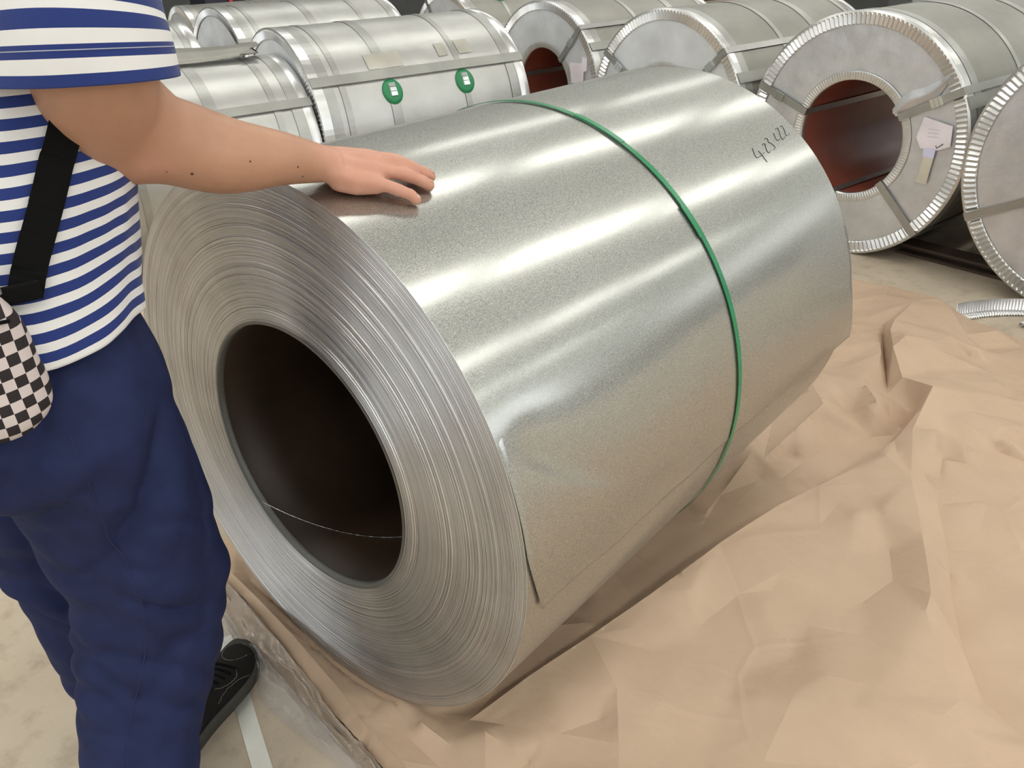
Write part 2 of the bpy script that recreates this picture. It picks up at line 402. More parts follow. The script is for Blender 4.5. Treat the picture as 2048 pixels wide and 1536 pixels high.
for st in STROKES:
    q = catmull(st, 5); b.tube([cp(s, th, R0 + .0003) for s, th in q], [.0008 if 0 < i < len(q) - 1 else .0004 for i in range(len(q))], 5)
b.build('marker_writing', MAT['ink'], main)

# ------------------------------------------------------------------ wrapped coils in the background
def arc_ring(b, r0, r1, x, n, depth, a0=0, a1=360, lz=0, sub=4, lip=True):
    """a crimped ring: n radial ribs pressed into a flat annulus"""
    R = []
    m = n * sub
    for j in range(m + (0 if a1 - a0 >= 360 else 1)):
        th = math.radians(a0 + (a1 - a0) * j / m); d = depth * (.5 + .5 * math.cos(2 * PI * j / sub))
        rr = [r0, r0 + .08 * (r1 - r0), r1 - .25 * (r1 - r0), r1 - .12 * (r1 - r0), r1]
        hh = [0, d, d, depth * .6, depth * .2]
        R.append([(x - h, -q * math.cos(th), lz + q * math.sin(th)) for q, h in zip(rr, hh)])
    b.rings(R, closed=False, loop=a1 - a0 >= 360)

def coil(loc, yaw, r, L, label, bands=(.06, .5, .94), straps=(), rin=.25, wrap='wrap_g', cover='foil', lap=None, nrib=150, seals=(), bore='core_red', zoff=0., group=None):
    t = tag(empty('wrapped_steel_coil', (loc[0], loc[1], zoff), yaw), label, 'steel coil', group)
    def p(s, th, rr): a = math.radians(th); return (s, -rr * math.cos(a), r + rr * math.sin(a))
    n = 120
    b = MB(); b.rings([[p(L * i / 10, 360 * j / n, r + .0012 * noise.noise((loc[0] * 3 + i * .7, math.cos(2 * PI * j / n) * 2, math.sin(2 * PI * j / n) * 2))) for j in range(n)] for i in range(11)])
    b.build('outer_sheet', MAT[wrap], t)
    for x, nm in ((0., 'end_cover'), (L, 'end_cover')):
        rr = [rin, rin + .06, rin + .13, r - .06, r]
        b = MB(); b.rings([[p(x + (.002 * noise.noise((q * 9, math.cos(2 * PI * j / n) * 3 + loc[0], math.sin(2 * PI * j / n) * 3)) if 0 < k < 4 else 0), 360 * j / n, q) for j in range(n)] for k, q in enumerate(rr)])
        b.build(nm, MAT[cover], t)
    b = MB(); b.rings([[p(L * i / 6, 360 * j / 96, rin) for j in range(96)] for i in range(7)]); b.build('core_tube', MAT[bore], t)
    b = MB(); arc_ring(b, r - .052, r + .003, -.003, nrib, .008, lz=r)
    b.rings([[p(x, 360 * j / n, q) for j in range(n)] for x, q in ((-.0055, r + .002), (-.004, r + .005), (.0, r + .0055), (.055, r + .003), (.056, r))])
    b.build('outer_edge_ring', MAT['ring'], t, False)
    b = MB(); arc_ring(b, rin - .002, rin + .034, -.003, int(nrib * .9), .0025, lz=r)
    b.rings([[p(x, 360 * j / 96, q) for j in range(96)] for x, q in ((-.004, rin + .002), (-.004, rin - .003), (.03, rin - .003))])
    b.build('inner_edge_ring', MAT['ring'], t)
    b = MB(); b.rings([[p(x, 360 * j / n, q) for j in range(n)] for x, q in ((L - .056, r), (L - .055, r + .003), (L, r + .005), (L + .004, r + .002), (L + .004, r - .05))])
    b.build('far_edge_ring', MAT['ring'], t)
    for k, s in enumerate(bands):
        girth(s * L, .055 if k % 2 == 0 else .034, r + .0026, .0012, MAT['band'], 'girth_band', t, n=120, lz=r)
    for ang, sr in straps:
        # a band threaded through the bore, up the face and back along the outside
        a = math.radians(ang); path = [(L, rin - .006), (-.012, rin - .006), (-.013, r + .004), (0., r + .008), (L, r + .008)]
        R = []
        tx, tz = math.sin(a), math.cos(a)
        for s, q in path:
            cx_, cz_ = -q * math.cos(a), r + q * math.sin(a)
            R.append([(s, cx_ + tx * wd, cz_ + tz * wd) for wd in (-.016, .016)])
        # tangential direction of the ring at this angle
        R = [[(s, -q * math.cos(a) + sg * .016 * math.sin(a), r + q * math.sin(a) + sg * .016 * math.cos(a)) for sg in (-1, 1)] for s, q in path]
        b = MB(); b.rings(R, closed=False)
        so = b.build('eye_band', MAT['band'], t, False)
        sd = so.modifiers.new('thick', 'SOLIDIFY'); sd.thickness = .0016; sd.offset = 0
        if sr:
            b = MB()
            for du in (-.017, .0, .017):
                c0 = Vector((-.0165, -(sr + du) * math.cos(a), r + (sr + du) * math.sin(a)))
                rad = Vector((0, -math.cos(a), math.sin(a))); tg = Vector((0, math.sin(a), math.cos(a))); ax = Vector((1, 0, 0))
                v = [c0 + rad * (.008 * i) + tg * (.0185 * j) + ax * (.003 * k_) for i in (-1, 1) for j in (-1, 1) for k_ in (-1, 1)]
                b.add(v, [(0, 1, 3, 2), (4, 6, 7, 5), (0, 4, 5, 1), (2, 3, 7, 6), (0, 2, 6, 4), (1, 5, 7, 3)])
            b.build('band_seal', MAT['seal'], so, False)
    if lap is not None:
        b = MB(); R = [[p(s, lap + d, r + h) for d, h in ((-5.4, .0045), (-5.4, .015), (.2, .010), (.3, .0015))] for s in (-.006, L + .006)]
        b.rings(R, cap=True); b.build('lap_bar', MAT['bar'], t, False)
        b = MB(); R = [[p(s, lap + d, r + .0008 + .0010 * max(0, 60 - d) / 60) for d in range(-3, 70, 4)] for s in (.0, L)]
        b.rings(R, closed=False); b.build('lapped_sheet', MAT[wrap], t)
    for s, th in seals:
        pad = MB(); R = []
        for q, h in ((.0, .012), (.7, .012), (.95, .009), (1, .002)):
            R.append([p(s * L + (.056) * q * math.cos(2 * PI * j / 24), th + 7.2 * q * math.sin(2 * PI * j / 24), r + h) for j in range(24)])
        pad.rings(R); pd = pad.build('green_pad', MAT['green2'], t)
        pad = MB()
        for d in (-2.6, -.2, 2.2): pad.rings([[p(s * L + x, th + d + e, r + h) for x, h in ((-.02, .012), (-.017, .019), (.017, .019), (.02, .012))] for e in (0, 2.1)], cap=True)
        pad.build('buckle', MAT['seal'], pd, False)
    return t

U = Vector((math.cos(HY), math.sin(HY), 0)); V = Vector((-math.sin(HY), math.cos(HY), 0))
G = None
cA = coil((1.558, 3.690), HY, .516, 1.25, 'foil-covered coil with a pink-white paper label and crumpled end cover, its red bore open', (.07, .40, .72, .95), ((158, .40), (27, .41), (-45, 0), (-100, 0)), .248, 'wrap_g', 'foil', lap=24)
cD = coil((2.131, 2.770), HY, .521, 1.25, 'foil-covered coil at the row end, standing beside the labelled coil', (.07, .5, .94), ((205, 0), (85, .4), (-35, .4)), .25, 'wrap_g', 'foil', lap=30)
cB = coil((.88, 4.500), HY + .0, .516, 1.25, 'smooth white-ended coil between the two coils with paper labels', (.05, .36, .62, .92), ((144.5, .385), (40.5, .40), (-80, 0)), .235, 'wrap_g', 'white', lap=27)
cC = coil((.3215, 5.733), HY, .521, 1.25, 'wrapped coil with a torn white paper label and a dark red bore', (.06, .4, .7, .94), ((45.5, .40), (165, .4), (-75, 0)), .25, 'wrap_g', 'white', lap=33)
YE = .6015; aE = Vector((math.cos(YE), math.sin(YE), 0)); vE = Vector((-math.sin(YE), math.cos(YE), 0))
cE = coil((-1.13, 4.529), YE, .521, 1.247, 'pale wrapped coil with green strap pads under its long lap bar', (.06, .12, .33, .68, .93), (), .25, 'wrap_l', 'white', lap=36, seals=((.33, 23.5), (.68, 23.5)))
fF = Vector((-1.13, 4.529, 0)) - aE * 1.250 - vE * .055
cF = coil((fF.x, fF.y), YE, .462, 1.23, 'low wrapped coil with a loose metal strip across its top', (.06, .3, .62, .86, .94), (), .24, 'wrap_l', 'white', lap=38)
cG = coil((-1.874, 6.044), YE + .05, .55, 1.25, 'pale wrapped coil behind the coil with green pads, its end cover ribbed', (.06, .12, .45, .75, .95), ((40, 0),), .25, 'wrap_l', 'white', lap=20)
cH = coil((-2.96, 4.99), YE, .525, 1.2, 'wrapped coil end to end with the ribbed-end coil, seen past the striped sleeve', (.06, .4, .85, .94), (), .25, 'wrap_l', 'white', lap=20)
cI = coil((-.434, 8.22), HY, .522, 1.25, 'farthest wrapped coil with a half-hidden bright end and one green pad', (.06, .35, .7, .94), ((120, 0),), .25, 'wrap_g', 'white', lap=28, seals=((.35, 60),))
cK = coil((-3.62, 6.15), YE, .56, 1.25, 'wrapped coil at the far side of the yard, behind its neighbours', (.06, .5, .8, .94), (), .25, 'wrap_l', 'white', lap=20)
cL = coil((-2.75, 7.95), YE, .53, 1.25, 'wrapped coil in the last row, showing only its grey top', (.06, .5, .8, .94), (), .25, 'wrap_g', 'white', lap=20)

def on_face(c, pts, name, mat, yaw, r, loc, x=-.012, th=.0006, smooth=False):
    """flat paper on an end face: pts are (angle, radius)"""
    v = [(x, -q * math.cos(math.radians(a)), r + q * math.sin(math.radians(a))) for a, q in pts]
    n = len(v); v += [(p_[0] - th, p_[1], p_[2]) for p_ in v]
    f = [tuple(range(n)), tuple(range(2 * n - 1, n - 1, -1))] + [(i, (i + 1) % n, n + (i + 1) % n, n + i) for i in range(n)]
    return obj(name, v, f, mat, c, smooth)
def fpts(poly, r):   # metres on the face: right, up -> angle, radius
    return [(math.degrees(math.atan2(y, x)), math.hypot(x, y)) for x, y in poly]
lb = on_face(cA, fpts([(.325, .125), (.445, .10), (.45, .02), (.405, .0), (.33, .0), (.305, .04)], .516), 'paper_label', MAT['paper'], HY, .516, None)
on_face(lb, fpts([(.345, .005), (.395, .005), (.392, -.035), (.345, -.03)], .516), 'label_slip', plain('slip_paper', (.66, .66, .86), .6), HY, .516, None, -.0128)
on_face(cA, fpts([(.35, -.03), (.392, -.03), (.380, -.145), (.335, -.14)], .516), 'clear_tape', MAT['tape'], HY, .516, None, -.0118)
b = MB(); ck = [(.392, .018), (.398, .008), (.42, .028)]
b.tube([(-.0140, -x, .516 + y) for x, y in ck], .0016, 5); b.build('tick_mark', MAT['ink'], lb)
for yy in (.05, .065, .08):
    b = MB(); b.tube([(-.0130, -x, .516 + yy) for x in (.35, .38, .395)], .0007, 4); b.build('printed_line', plain('faint_print', (.45, .38, .45), .6) if yy == .05 else bpy.data.materials['faint_print'], lb)
on_face(cC, fpts([(.27, .17), (.385, .17), (.39, .21), (.43, .2), (.43, .13), (.40, .12), (.395, .03), (.36, .02), (.35, .05), (.285, .05)], .521), 'torn_label', MAT['paper'], HY, .521, None)
# big torn crease in the cover of the labelled coil
b = MB(); R = []
for i in range(13):
    t = i / 12; x = .19 + .21 * t; y = .125 + .155 * t + .012 * math.sin(t * 7)
    w_ = .034 * math.sin(PI * min(1, t * .85 + .12)) + .004
    R.append([(-.004 - h, -(x + .6 * o_ * w_), .516 + y - .8 * o_ * w_) for o_, h in ((-1, .0), (-.2, .009), (0, .012), (.25, .004), (1, .0))])
b.rings(R, closed=False); b.build('cover_crease', MAT['foil'], cA)

# tape patches on the pale coil
for s0, s1, t0, t1 in ((.26, .42, 37, 47), (.60, .645, 40, 49), (.7, .77, 40, 50)):
    b = MB(); b.rings([[(s * 1.247, -(.521 + .0045) * math.cos(math.radians(th)), .521 + (.521 + .0045) * math.sin(math.radians(th))) for th in np.linspace(t0, t1, 5)] for s in (s0, s1)], closed=False)
    b.build('tape_patch', MAT['tape'], cE)
# yellow and green wrapper tag stuck on the low coil
b = MB(); b.rings([[(s, -(.462 + h) * math.cos(math.radians(th)), .462 + (.462 + h) * math.sin(math.radians(th))) for th in np.linspace(2, 10, 5)] for s, h in ((.90, .004), (.93, .016), (1.02, .018), (1.06, .004))], closed=False)
yt = b.build('yellow_tag', MAT['yellow'], cF)
b = MB(); b.rings([[(s, -(.462 + h) * math.cos(math.radians(th)), .462 + (.462 + h) * math.sin(math.radians(th))) for th in np.linspace(10, 13, 4)] for s, h in ((.92, .006), (.95, .017), (1.02, .018), (1.04, .006))], closed=False)
b.build('green_edge', MAT['green2'], yt)

# loose metal strip over the low coil
b = MB(); R = []
for i in range(31):
    t = i / 30; s = -.15 + 1.32 * t
    zz = .924 + .010 + .02 * math.sin(t * 5.2 + .4) * (t > .0) * t + .03 * max(0, t - .75)
    tw = .40 + .16 * math.sin(t * 5 - .5)
    cpt = fF + aE * s + vE * (.0 - .02 * t)
    R.append([cpt + vE * (o_ * .075 * math.cos(tw) * (1 - .0 * t)) + Vector((0, 0, zz + .040 + o_ * .075 * math.sin(tw))) for o_ in (-1, -.33, .33, 1)])
for q in (0, 1): R[-1][q] = R[-1][q] + aE * -(.14 - .07 * q)
b.rings(R, closed=False); o = b.build('metal_strip', MAT['wrap_g'])
o.modifiers.new('thick', 'SOLIDIFY').thickness = .002
tag(o, 'loose twisted strip of sheet metal lying across the top of a low coil', 'metal strip')

# ground beams that chock the row of coils
def beam(p0, p1, wdt, h, label):
    d = (p1 - p0); n_ = d.normalized(); sd = Vector((-n_.y, n_.x, 0)) * wdt / 2
    prof = [(-1, 0), (-1, .012), (-.15, .012), (-.15, h - .012), (-1, h - .012), (-1, h), (1, h), (1, h - .012), (.15, h - .012), (.15, .012), (1, .012), (1, 0)]
    b = MB(); b.rings([[q + sd * a_ + Vector((0, 0, z_)) for a_, z_ in prof] for q in (p0, p1)], cap=True)
    tag(b.build('steel_beam', MAT['beam'], None, False), label, 'beam', 'ground beams under the coil row')
def mid(c0, c1, off, cut):
    p0 = Vector((c0[0], c0[1], 0)) + U * off; p1 = Vector((c1[0], c1[1], 0)) + U * off
    d = (p1 - p0).normalized(); return p0 + d * cut, p1 - d * cut
LA = (1.558, 3.690); LD = (2.131, 2.770); LB = (.88, 4.500)
beam(*mid(LA, LD, .22, .235), .10, .05, 'dark rusty ground beam between the labelled coil and its neighbour at the row end')
beam(*mid(LB, LA, .22, .235), .10, .05, 'dark rusty ground beam between the labelled coil and the white-ended coil')

# dark cabinet far behind the pale coils
cb_ = tag(empty('machine_cabinet', (-3.1, 11.2, 0), .6), 'dark navy machine cabinet with a red pipe far behind the coils', 'machine')
b = MB(); b.box(-.5, .45, -.3, .3, .06, 1.25); b.build('cabinet_body', MAT['navybox'], cb_, False)
for x in (-.4, .35):
    for y in (-.22, .22):
        b = MB(); b.box(x - .04, x + .04, y - .04, y + .04, 0, .06); b.build('foot', MAT['beam'], cb_, False)
b = MB(); b.tube([(-.25, -.33, .06), (-.22, -.33, .9), (-.15, -.33, 1.3)], .025); b.build('red_pipe', MAT['red'], cb_)

mh = tag(empty('dark_backdrop', (4.9, 10.2, 0), .654), 'added dark grey housing on a plinth beyond the last wrapped coils', 'machine')  # added block that fills the dark background gap behind the coils
b = MB(); b.box(-1.6, 1.6, -.5, .5, .12, 1.5); b.build('backdrop', MAT['dark'], mh, False)
b = MB(); b.box(-1.7, 1.7, -.6, .6, 0, .12); b.build('plinth', MAT['beam'], mh, False)
for x in (-.8, 0, .8):
    b = MB(); b.box(x - .35, x + .35, -.515, -.5, .3, 1.3); b.build('cover_panel', MAT['truss'], mh, False)

# ------------------------------------------------------------------ kraft paper
TIN = {
    'ridgeF': [(-0.116, 1.082, 0.03), (0.003, 1.155, 0.06), (0.13, 1.235, 0.075), (0.268, 1.328, 0.09), (0.454, 1.475, 0.1), (0.632, 1.602, 0.1), (0.86, 1.746, 0.09), (1.033, 1.876, 0.09), (1.153, 1.993, 0.11), (1.246, 2.112, 0.12)],
    'ridgeR': [(1.246, 2.112, 0.12), (1.088, 1.897, 0.11), (0.988, 1.685, 0.1), (0.946, 1.558, 0.1), (0.922, 1.482, 0.09), (0.872, 1.343, 0.085), (0.847, 1.284, 0.09), (0.822, 1.249, 0.075), (0.803, 1.136, 0.06), (0.79, 1.041, 0.055), (0.776, 0.974, 0.055)],
    'valR': [(1.193, 1.92, 0.085), (1.022, 1.606, 0.07), (0.979, 1.464, 0.05), (0.921, 1.32, 0.035), (0.881, 1.194, 0.02), (0.859, 1.074, 0.015), (0.88, 0.99, 0.02)],
    'lobe': [(1.557, 2.885, 0.06), (1.384, 2.671, 0.085), (1.325, 2.573, 0.095), (1.268, 2.425, 0.1), (1.218, 2.239, 0.085)],
    'gap': [(1.393, 2.77, 0.02), (1.277, 2.486, 0.02), (1.189, 2.259, 0.03)],
    'lobeB': [(1.218, 2.239, 0.085), (1.246, 2.112, 0.12)],
    'leftF': [(1.212, 2.641, 0.05), (1.271, 2.522, 0.07), (1.235, 2.432, 0.075), (1.143, 2.253, 0.04)],
    'low1': [(0.974, 2.284, 0.09), (0.953, 2.118, 0.09), (1.001, 2.11, 0.04)],
    'low2': [(0.839, 2.157, 0.05), (0.928, 2.214, 0.09), (0.919, 2.097, 0.09), (0.688, 1.906, 0.03)],
    'low3': [(0.666, 1.94, 0.035), (0.535, 1.772, 0.015), (0.413, 1.579, 0.006)],
    'low4': [(1.074, 2.178, 0.1), (1.069, 2.086, 0.1), (1.127, 2.118, 0.06), (1.098, 2.04, 0.05), (1.026, 2.004, 0.02), (1.012, 1.912, 0.03)],
    'edge': [(1.655, 2.86, 0.06), (1.657, 2.805, 0.06), (1.621, 2.61, 0.035)],
    'c1': [(0.565, 1.382, 0.085), (0.537, 1.343, 0.07), (0.52, 1.172, 0.05), (0.489, 1.065, 0.06)],
    'c2': [(0.584, 1.256, 0.05), (0.683, 1.222, 0.048), (0.729, 1.137, 0.06)],
    'c3': [(0.843, 1.463, 0.06), (0.806, 1.361, 0.06), (0.719, 1.31, 0.05)],
    'c4': [(0.489, 1.065, 0.06), (0.586, 1.038, 0.055), (0.737, 1.003, 0.065), (0.776, 0.974, 0.055)],
    'd1': [(-0.057, 1.068, 0.03), (0.052, 1.027, 0.045), (0.154, 0.989, 0.055), (0.148, 0.946, 0.05)],
    'd2': [(-0.085, 1.033, 0.055), (-0.05, 1.022, 0.03), (-0.006, 0.994, 0.015)],
    'd3': [(0.104, 1.127, 0.06), (0.167, 1.108, 0.065), (0.154, 0.989, 0.055)],
    'ridL': [(-0.684, 1.515, 0.06), (-0.591, 1.41, 0.065), (-0.498, 1.305, 0.06), (-0.365, 1.144, 0.055), (-0.315, 1.072, 0.05), (-0.234, 0.992, 0.04)],
    'inL': [(-0.65, 1.526, 0.025), (-0.498, 1.361, 0.018), (-0.368, 1.226, 0.015), (-0.285, 1.151, 0.03)],
}
LOOSE = [(0.799, 1.9, 0.015), (1.096, 2.388, 0.05), (1.121, 2.289, 0.06), (1.497, 2.505, 0.09), (1.479, 2.18, 0.08), (1.362, 2.403, 0.11), (1.362, 2.29, 0.075), (0.714, 1.832, 0.01), (0.537, 1.676, 0.006), (0.893, 1.95, 0.02),
    (1.483, 3.275, 0.005), (1.6, 3.171, 0.01), (1.43, 2.923, 0.015), (1.597, 3.053, 0.012), (1.615, 2.502, 0.02), (1.799, 2.704, 0.004), (1.8, 2.552, 0.004), (1.738, 2.779, 0.005),
    (1.272, 2.056, 0.1), (1.523, 2.1, 0.06), (1.254, 1.633, 0.05), (1.247, 1.834, 0.07), (1.015, 1.223, 0.05), (1.138, 1.437, 0.06), (1.159, 1.621, 0.065), (1.035, 1.407, 0.05),
    (0.362, 1.263, 0.06), (0.466, 1.341, 0.07), (0.247, 1.202, 0.06), (0.369, 1.082, 0.045), (0.299, 0.985, 0.035), (0.128, 1.053, 0.045), (0.55, 0.936, 0.03), (0.684, 0.943, 0.03), (0.566, 1.11, 0.065), (0.727, 1.403, 0.075), (0.707, 1.536, 0.085),
    (-0.177, 1.112, 0.012), (-0.223, 1.122, 0.03), (-0.262, 1.131, 0.04), (-0.206, 1.066, 0.05), (-0.151, 1.025, 0.035), (-0.169, 0.989, 0.02), (-0.227, 1.045, 0.03), (-0.706, 1.614, 0.04), (-0.438, 1.283, 0.03), (-0.551, 1.414, 0.035)]
BOUND = [(-.80, 1.62, .02), (-.69, 1.498, .04), (-.604, 1.397, .04), (-.5, 1.274, .03), (-.397, 1.135, .025), (-.319, 1.049, .02), (-.27, 1.0, .015), (-.15, .86, .006), (.1, .55, .004), (.9, .45, .004), (1.9, .9, .02), (2.1, 1.9, .03),
    (1.86, 2.50, .003), (1.80, 2.72, .003), (1.745, 2.80, .006), (1.70, 2.83, .03), (1.66, 2.90, .06), (1.61, 3.17, .008), (1.483, 3.30, .003), (1.2, 3.32, .003), (.6, 2.9, .004), (-.2, 2.3, .004), (-.7, 1.85, .01)]

def inside(px, py, poly):
    c = np.zeros(px.shape, bool); n = len(poly)
    for i in range(n):
        x0, y0 = poly[i][:2]; x1, y1 = poly[(i + 1) % n][:2]
        m = ((y0 > py) != (y1 > py)) & (px < (x1 - x0) * (py - y0) / ((y1 - y0) or 1e-9) + x0)
        c ^= m
    return c
def tin_eval(pts, edges, qx, qy):
    v, e, f, *_ = delaunay_2d_cdt([Vector(p[:2]) for p in pts], edges, [], 0, 1e-5)
    P = np.array(pts); vx = np.array([(q.x, q.y) for q in v])
    z = np.array([P[np.argmin((P[:, 0] - q[0]) ** 2 + (P[:, 1] - q[1]) ** 2), 2] for q in vx])
    out = np.full(len(qx), .004)
    for t in f:
        a, b_, c = vx[t[0]], vx[t[1]], vx[t[2]]
        m = np.nonzero((qx >= min(a[0], b_[0], c[0]) - 1e-6) & (qx <= max(a[0], b_[0], c[0]) + 1e-6) & (qy >= min(a[1], b_[1], c[1]) - 1e-6) & (qy <= max(a[1], b_[1], c[1]) + 1e-6))[0]
        if not len(m): continue
        d = (b_[1] - c[1]) * (a[0] - c[0]) + (c[0] - b_[0]) * (a[1] - c[1])
        if abs(d) < 1e-12: continue
        w0 = ((b_[1] - c[1]) * (qx[m] - c[0]) + (c[0] - b_[0]) * (qy[m] - c[1])) / d
        w1 = ((c[1] - a[1]) * (qx[m] - c[0]) + (a[0] - c[0]) * (qy[m] - c[1])) / d
        k = (w0 > -1e-4) & (w1 > -1e-4) & (w0 + w1 < 1 + 1e-4)
        out[m[k]] = w0[k] * z[t[0]] + w1[k] * z[t[1]] + (1 - w0[k] - w1[k]) * z[t[2]]
    return out
pts = []; eds = []
for nm, line in TIN.items():
    n0 = len(pts); pts += line; eds += [(n0 + i, n0 + i + 1) for i in range(len(line) - 1)]
    if nm == 'ridgeF':          # the fold drops steeply towards the coil
        for i in range(len(line) - 1):
            p0, p1 = Vector(line[i]), Vector(line[i + 1]); d = (p1 - p0); nn = Vector((-d.y, d.x, 0)).normalized()
            for t in (.1, .5, .9):
                q = p0 + d * t + nn * .04; pts.append((q.x, q.y, .006 if i < 6 else .02))
pts += LOOSE
n0 = len(pts); pts += BOUND; eds += [(n0 + i, n0 + (i + 1) % len(BOUND)) for i in range(len(BOUND))]
# secondary crumples
rx = rng.uniform(-.8, 2.1, 900); ry = rng.uniform(.5, 3.3, 900)
ok = inside(rx, ry, BOUND); rx, ry = rx[ok], ry[ok]
P_ = np.array(pts); far = np.array([np.min(np.hypot(P_[:, 0] - x, P_[:, 1] - y)) > .045 for x, y in zip(rx, ry)]); rx, ry = rx[far], ry[far]
rz = tin_eval(pts, eds, rx, ry) + rng.normal(0, .0062, len(rx)) * np.where(ry > 1.75, 2.1, 1)
pts2 = pts + [(float(x), float(y), float(max(.003, z))) for x, y, z in zip(rx, ry, rz)]
H = .0092
gx, gy = np.meshgrid(np.arange(-.8, 2.1, H), np.arange(.46, 3.32, H)); gx = gx.ravel() + rng.uniform(-.3, .3, gx.size) * H; gy = gy.ravel() + rng.uniform(-.3, .3, gy.size) * H
keep = inside(gx, gy, BOUND) & ~((gy < .8)); gx, gy = gx[keep], gy[keep]
bp = []
for i in range(len(BOUND)):
    p0, p1 = np.array(BOUND[i][:2]), np.array(BOUND[(i + 1) % len(BOUND)][:2]); n = max(1, int(np.linalg.norm(p1 - p0) / H)); bp += [tuple(p0 + (p1 - p0) * k / n) for k in range(n)]
bpa = np.array(bp)
rough_edge = np.array([noise.noise((x * 9, y * 9, 0)) for x, y in bp]) * .008
bpa = bpa + rough_edge[:, None] * np.array([.5, .5])
nb = len(bpa)
# crease lines: the named folds, plus some of the edges between the secondary crumple facets
ce = [(pts[a][:2], pts[b_][:2]) for a, b_ in eds if a < n0]
v2, e2, f2, *_ = delaunay_2d_cdt([Vector(p_[:2]) for p_ in pts2], eds, [], 0, 1e-5)
for a, b_ in e2:
    if rng.uniform() < .24 and .05 < (v2[a] - v2[b_]).length < .4: ce.append((tuple(v2[a]), tuple(v2[b_])))
cv = []; cedge = []
for p0, p1 in ce:
    p0, p1 = np.array(p0), np.array(p1); n = max(1, int(np.linalg.norm(p1 - p0) / H)); k0 = nb + len(cv)
    cv += [p0 + (p1 - p0) * k / n for k in range(n + 1)]; cedge += [(k0 + k, k0 + k + 1) for k in range(n)]
cva = np.array(cv)
# thin the grid next to creases
cell = set((int(x / H), int(y / H)) for x, y in cva)
keep = np.array([(int(x / H), int(y / H)) not in cell for x, y in zip(gx, gy)]); gx, gy = gx[keep], gy[keep]
verts2 = [Vector((float(x), float(y))) for x, y in bpa] + [Vector((float(x), float(y))) for x, y in cva] + [Vector((float(x), float(y))) for x, y in zip(gx, gy)]
v, e, f, ov, oe, of = delaunay_2d_cdt(verts2, [(i, (i + 1) % nb) for i in range(nb)] + cedge, [], 1, 1e-6)
vx = np.array([q.x for q in v]); vy = np.array([q.y for q in v])
vz = tin_eval(pts2, eds, vx, vy)
on_crease = np.array([any(nb <= k < nb + len(cva) for k in q) for q in ov])
fa = np.array(f); ea = np.concatenate([fa[:, [0, 1]], fa[:, [1, 2]], fa[:, [2, 0]]])
def smooth_field(z, ea, it, k=.5):
    n = len(z); deg = np.bincount(ea[:, 0], minlength=n) + np.bincount(ea[:, 1], minlength=n)
    for _ in range(it):
        s_ = np.bincount(ea[:, 0], z[ea[:, 1]], n) + np.bincount(ea[:, 1], z[ea[:, 0]], n)
        z = z * (1 - k) + k * s_ / np.maximum(deg, 1)
    return z
vz = np.where(on_crease, vz, smooth_field(vz, ea, 2))
vz += np.array([.0010 * noise.noise((x * 13, y * 13, 1)) + .004 * noise.noise((x * 3.5, y * 3.5, 5)) for x, y in zip(vx, vy)])
sx = (vx - CX) * AX.x + (vy - CY) * AX.y; dd = np.abs((vx - CX) * EX.x + (vy - CY) * EX.y)
under = R0 + LIFT - np.sqrt(np.maximum(0, R0 ** 2 - np.minimum(dd, R0) ** 2)) - .0025
msk = (sx > -.02) & (sx < L0 + .02) & (dd < R0)
vz = np.where(msk, np.minimum(vz, under), vz); vz = np.maximum(vz, .0012)
sharp_pairs = set(tuple(sorted(e[i])) for i in range(len(e)) if any(k >= nb for k in oe[i]))
o = obj('kraft_paper', list(zip(vx.tolist(), vy.tolist(), vz.tolist())), [tuple(t) for t in f], MAT['kraft'])
me = o.data; at = me.attributes.new('sharp_edge', 'BOOLEAN', 'EDGE')
at.data.foreach_set('value', [tuple(sorted(q.vertices)) in sharp_pairs for q in me.edges])
tag(o, 'crumpled brown kraft wrapping paper spread on the floor under the bare coil', 'wrapping paper')
paper_bvh = BVHTree.FromPolygons(list(zip(vx.tolist(), vy.tolist(), vz.tolist())), [tuple(t) for t in f])

# woven wrap layer and clear film pulled down along the left edge of the paper
def ribbon(name, A, B, n, mat, bulge, amp, seed, label, cat):
    a = catmull(A, 18); c = catmull(B, 18); R = []
    for i in range(len(a)):
        row = []
        for k in range(n + 1):
            t = k / n; p_ = Vector(a[i] * (1 - t) + c[i] * t)
            p_.z += bulge * math.sin(PI * t) + amp * (noise.noise((p_.x * 11 + seed, p_.y * 11, t * 3)) + .5 * noise.noise((p_.x * 34 + seed, p_.y * 34, t * 4))) * math.sin(PI * min(1, t + .15))
            p_.z = max(.0015, p_.z)
            h = paper_bvh.ray_cast(Vector((p_.x, p_.y, 1)), Vector((0, 0, -1)))
            if h[0] is not None: p_.z = max(p_.z, h[0].z + .003)
            row.append(p_)
        R.append(row)
    b = MB(); b.rings(R, closed=False); o = b.build(name, mat)
    tag(o, label, cat); return o
UPW = [(-0.714, 1.52, 0.05), (-0.679, 1.474, 0.06), (-0.6, 1.386, 0.05), (-0.494, 1.259, 0.045), (-0.431, 1.183, 0.04), (-0.392, 1.122, 0.04), (-0.316, 1.041, 0.03), (-0.266, 0.979, 0.03), (-0.206, 0.903, 0.03)]
LOW = [(-0.698, 1.442, 0.02), (-0.668, 1.406, 0.02), (-0.602, 1.316, 0.015), (-0.566, 1.285, 0.015), (-0.514, 1.231, 0.01), (-0.461, 1.169, 0.01), (-0.342, 1.036, 0.01), (-0.295, 0.98, 0.01), (-0.234, 0.9, 0.01)]
FLO = [(-0.695, 1.366, 0.01), (-0.675, 1.344, 0.01), (-0.629, 1.318, 0.02), (-0.578, 1.271, 0.02), (-0.553, 1.199, 0.006), (-0.525, 1.162, 0.004), (-0.474, 1.114, 0.004), (-0.383, 1.037, 0.004), (-0.312, 0.966, 0.004)]
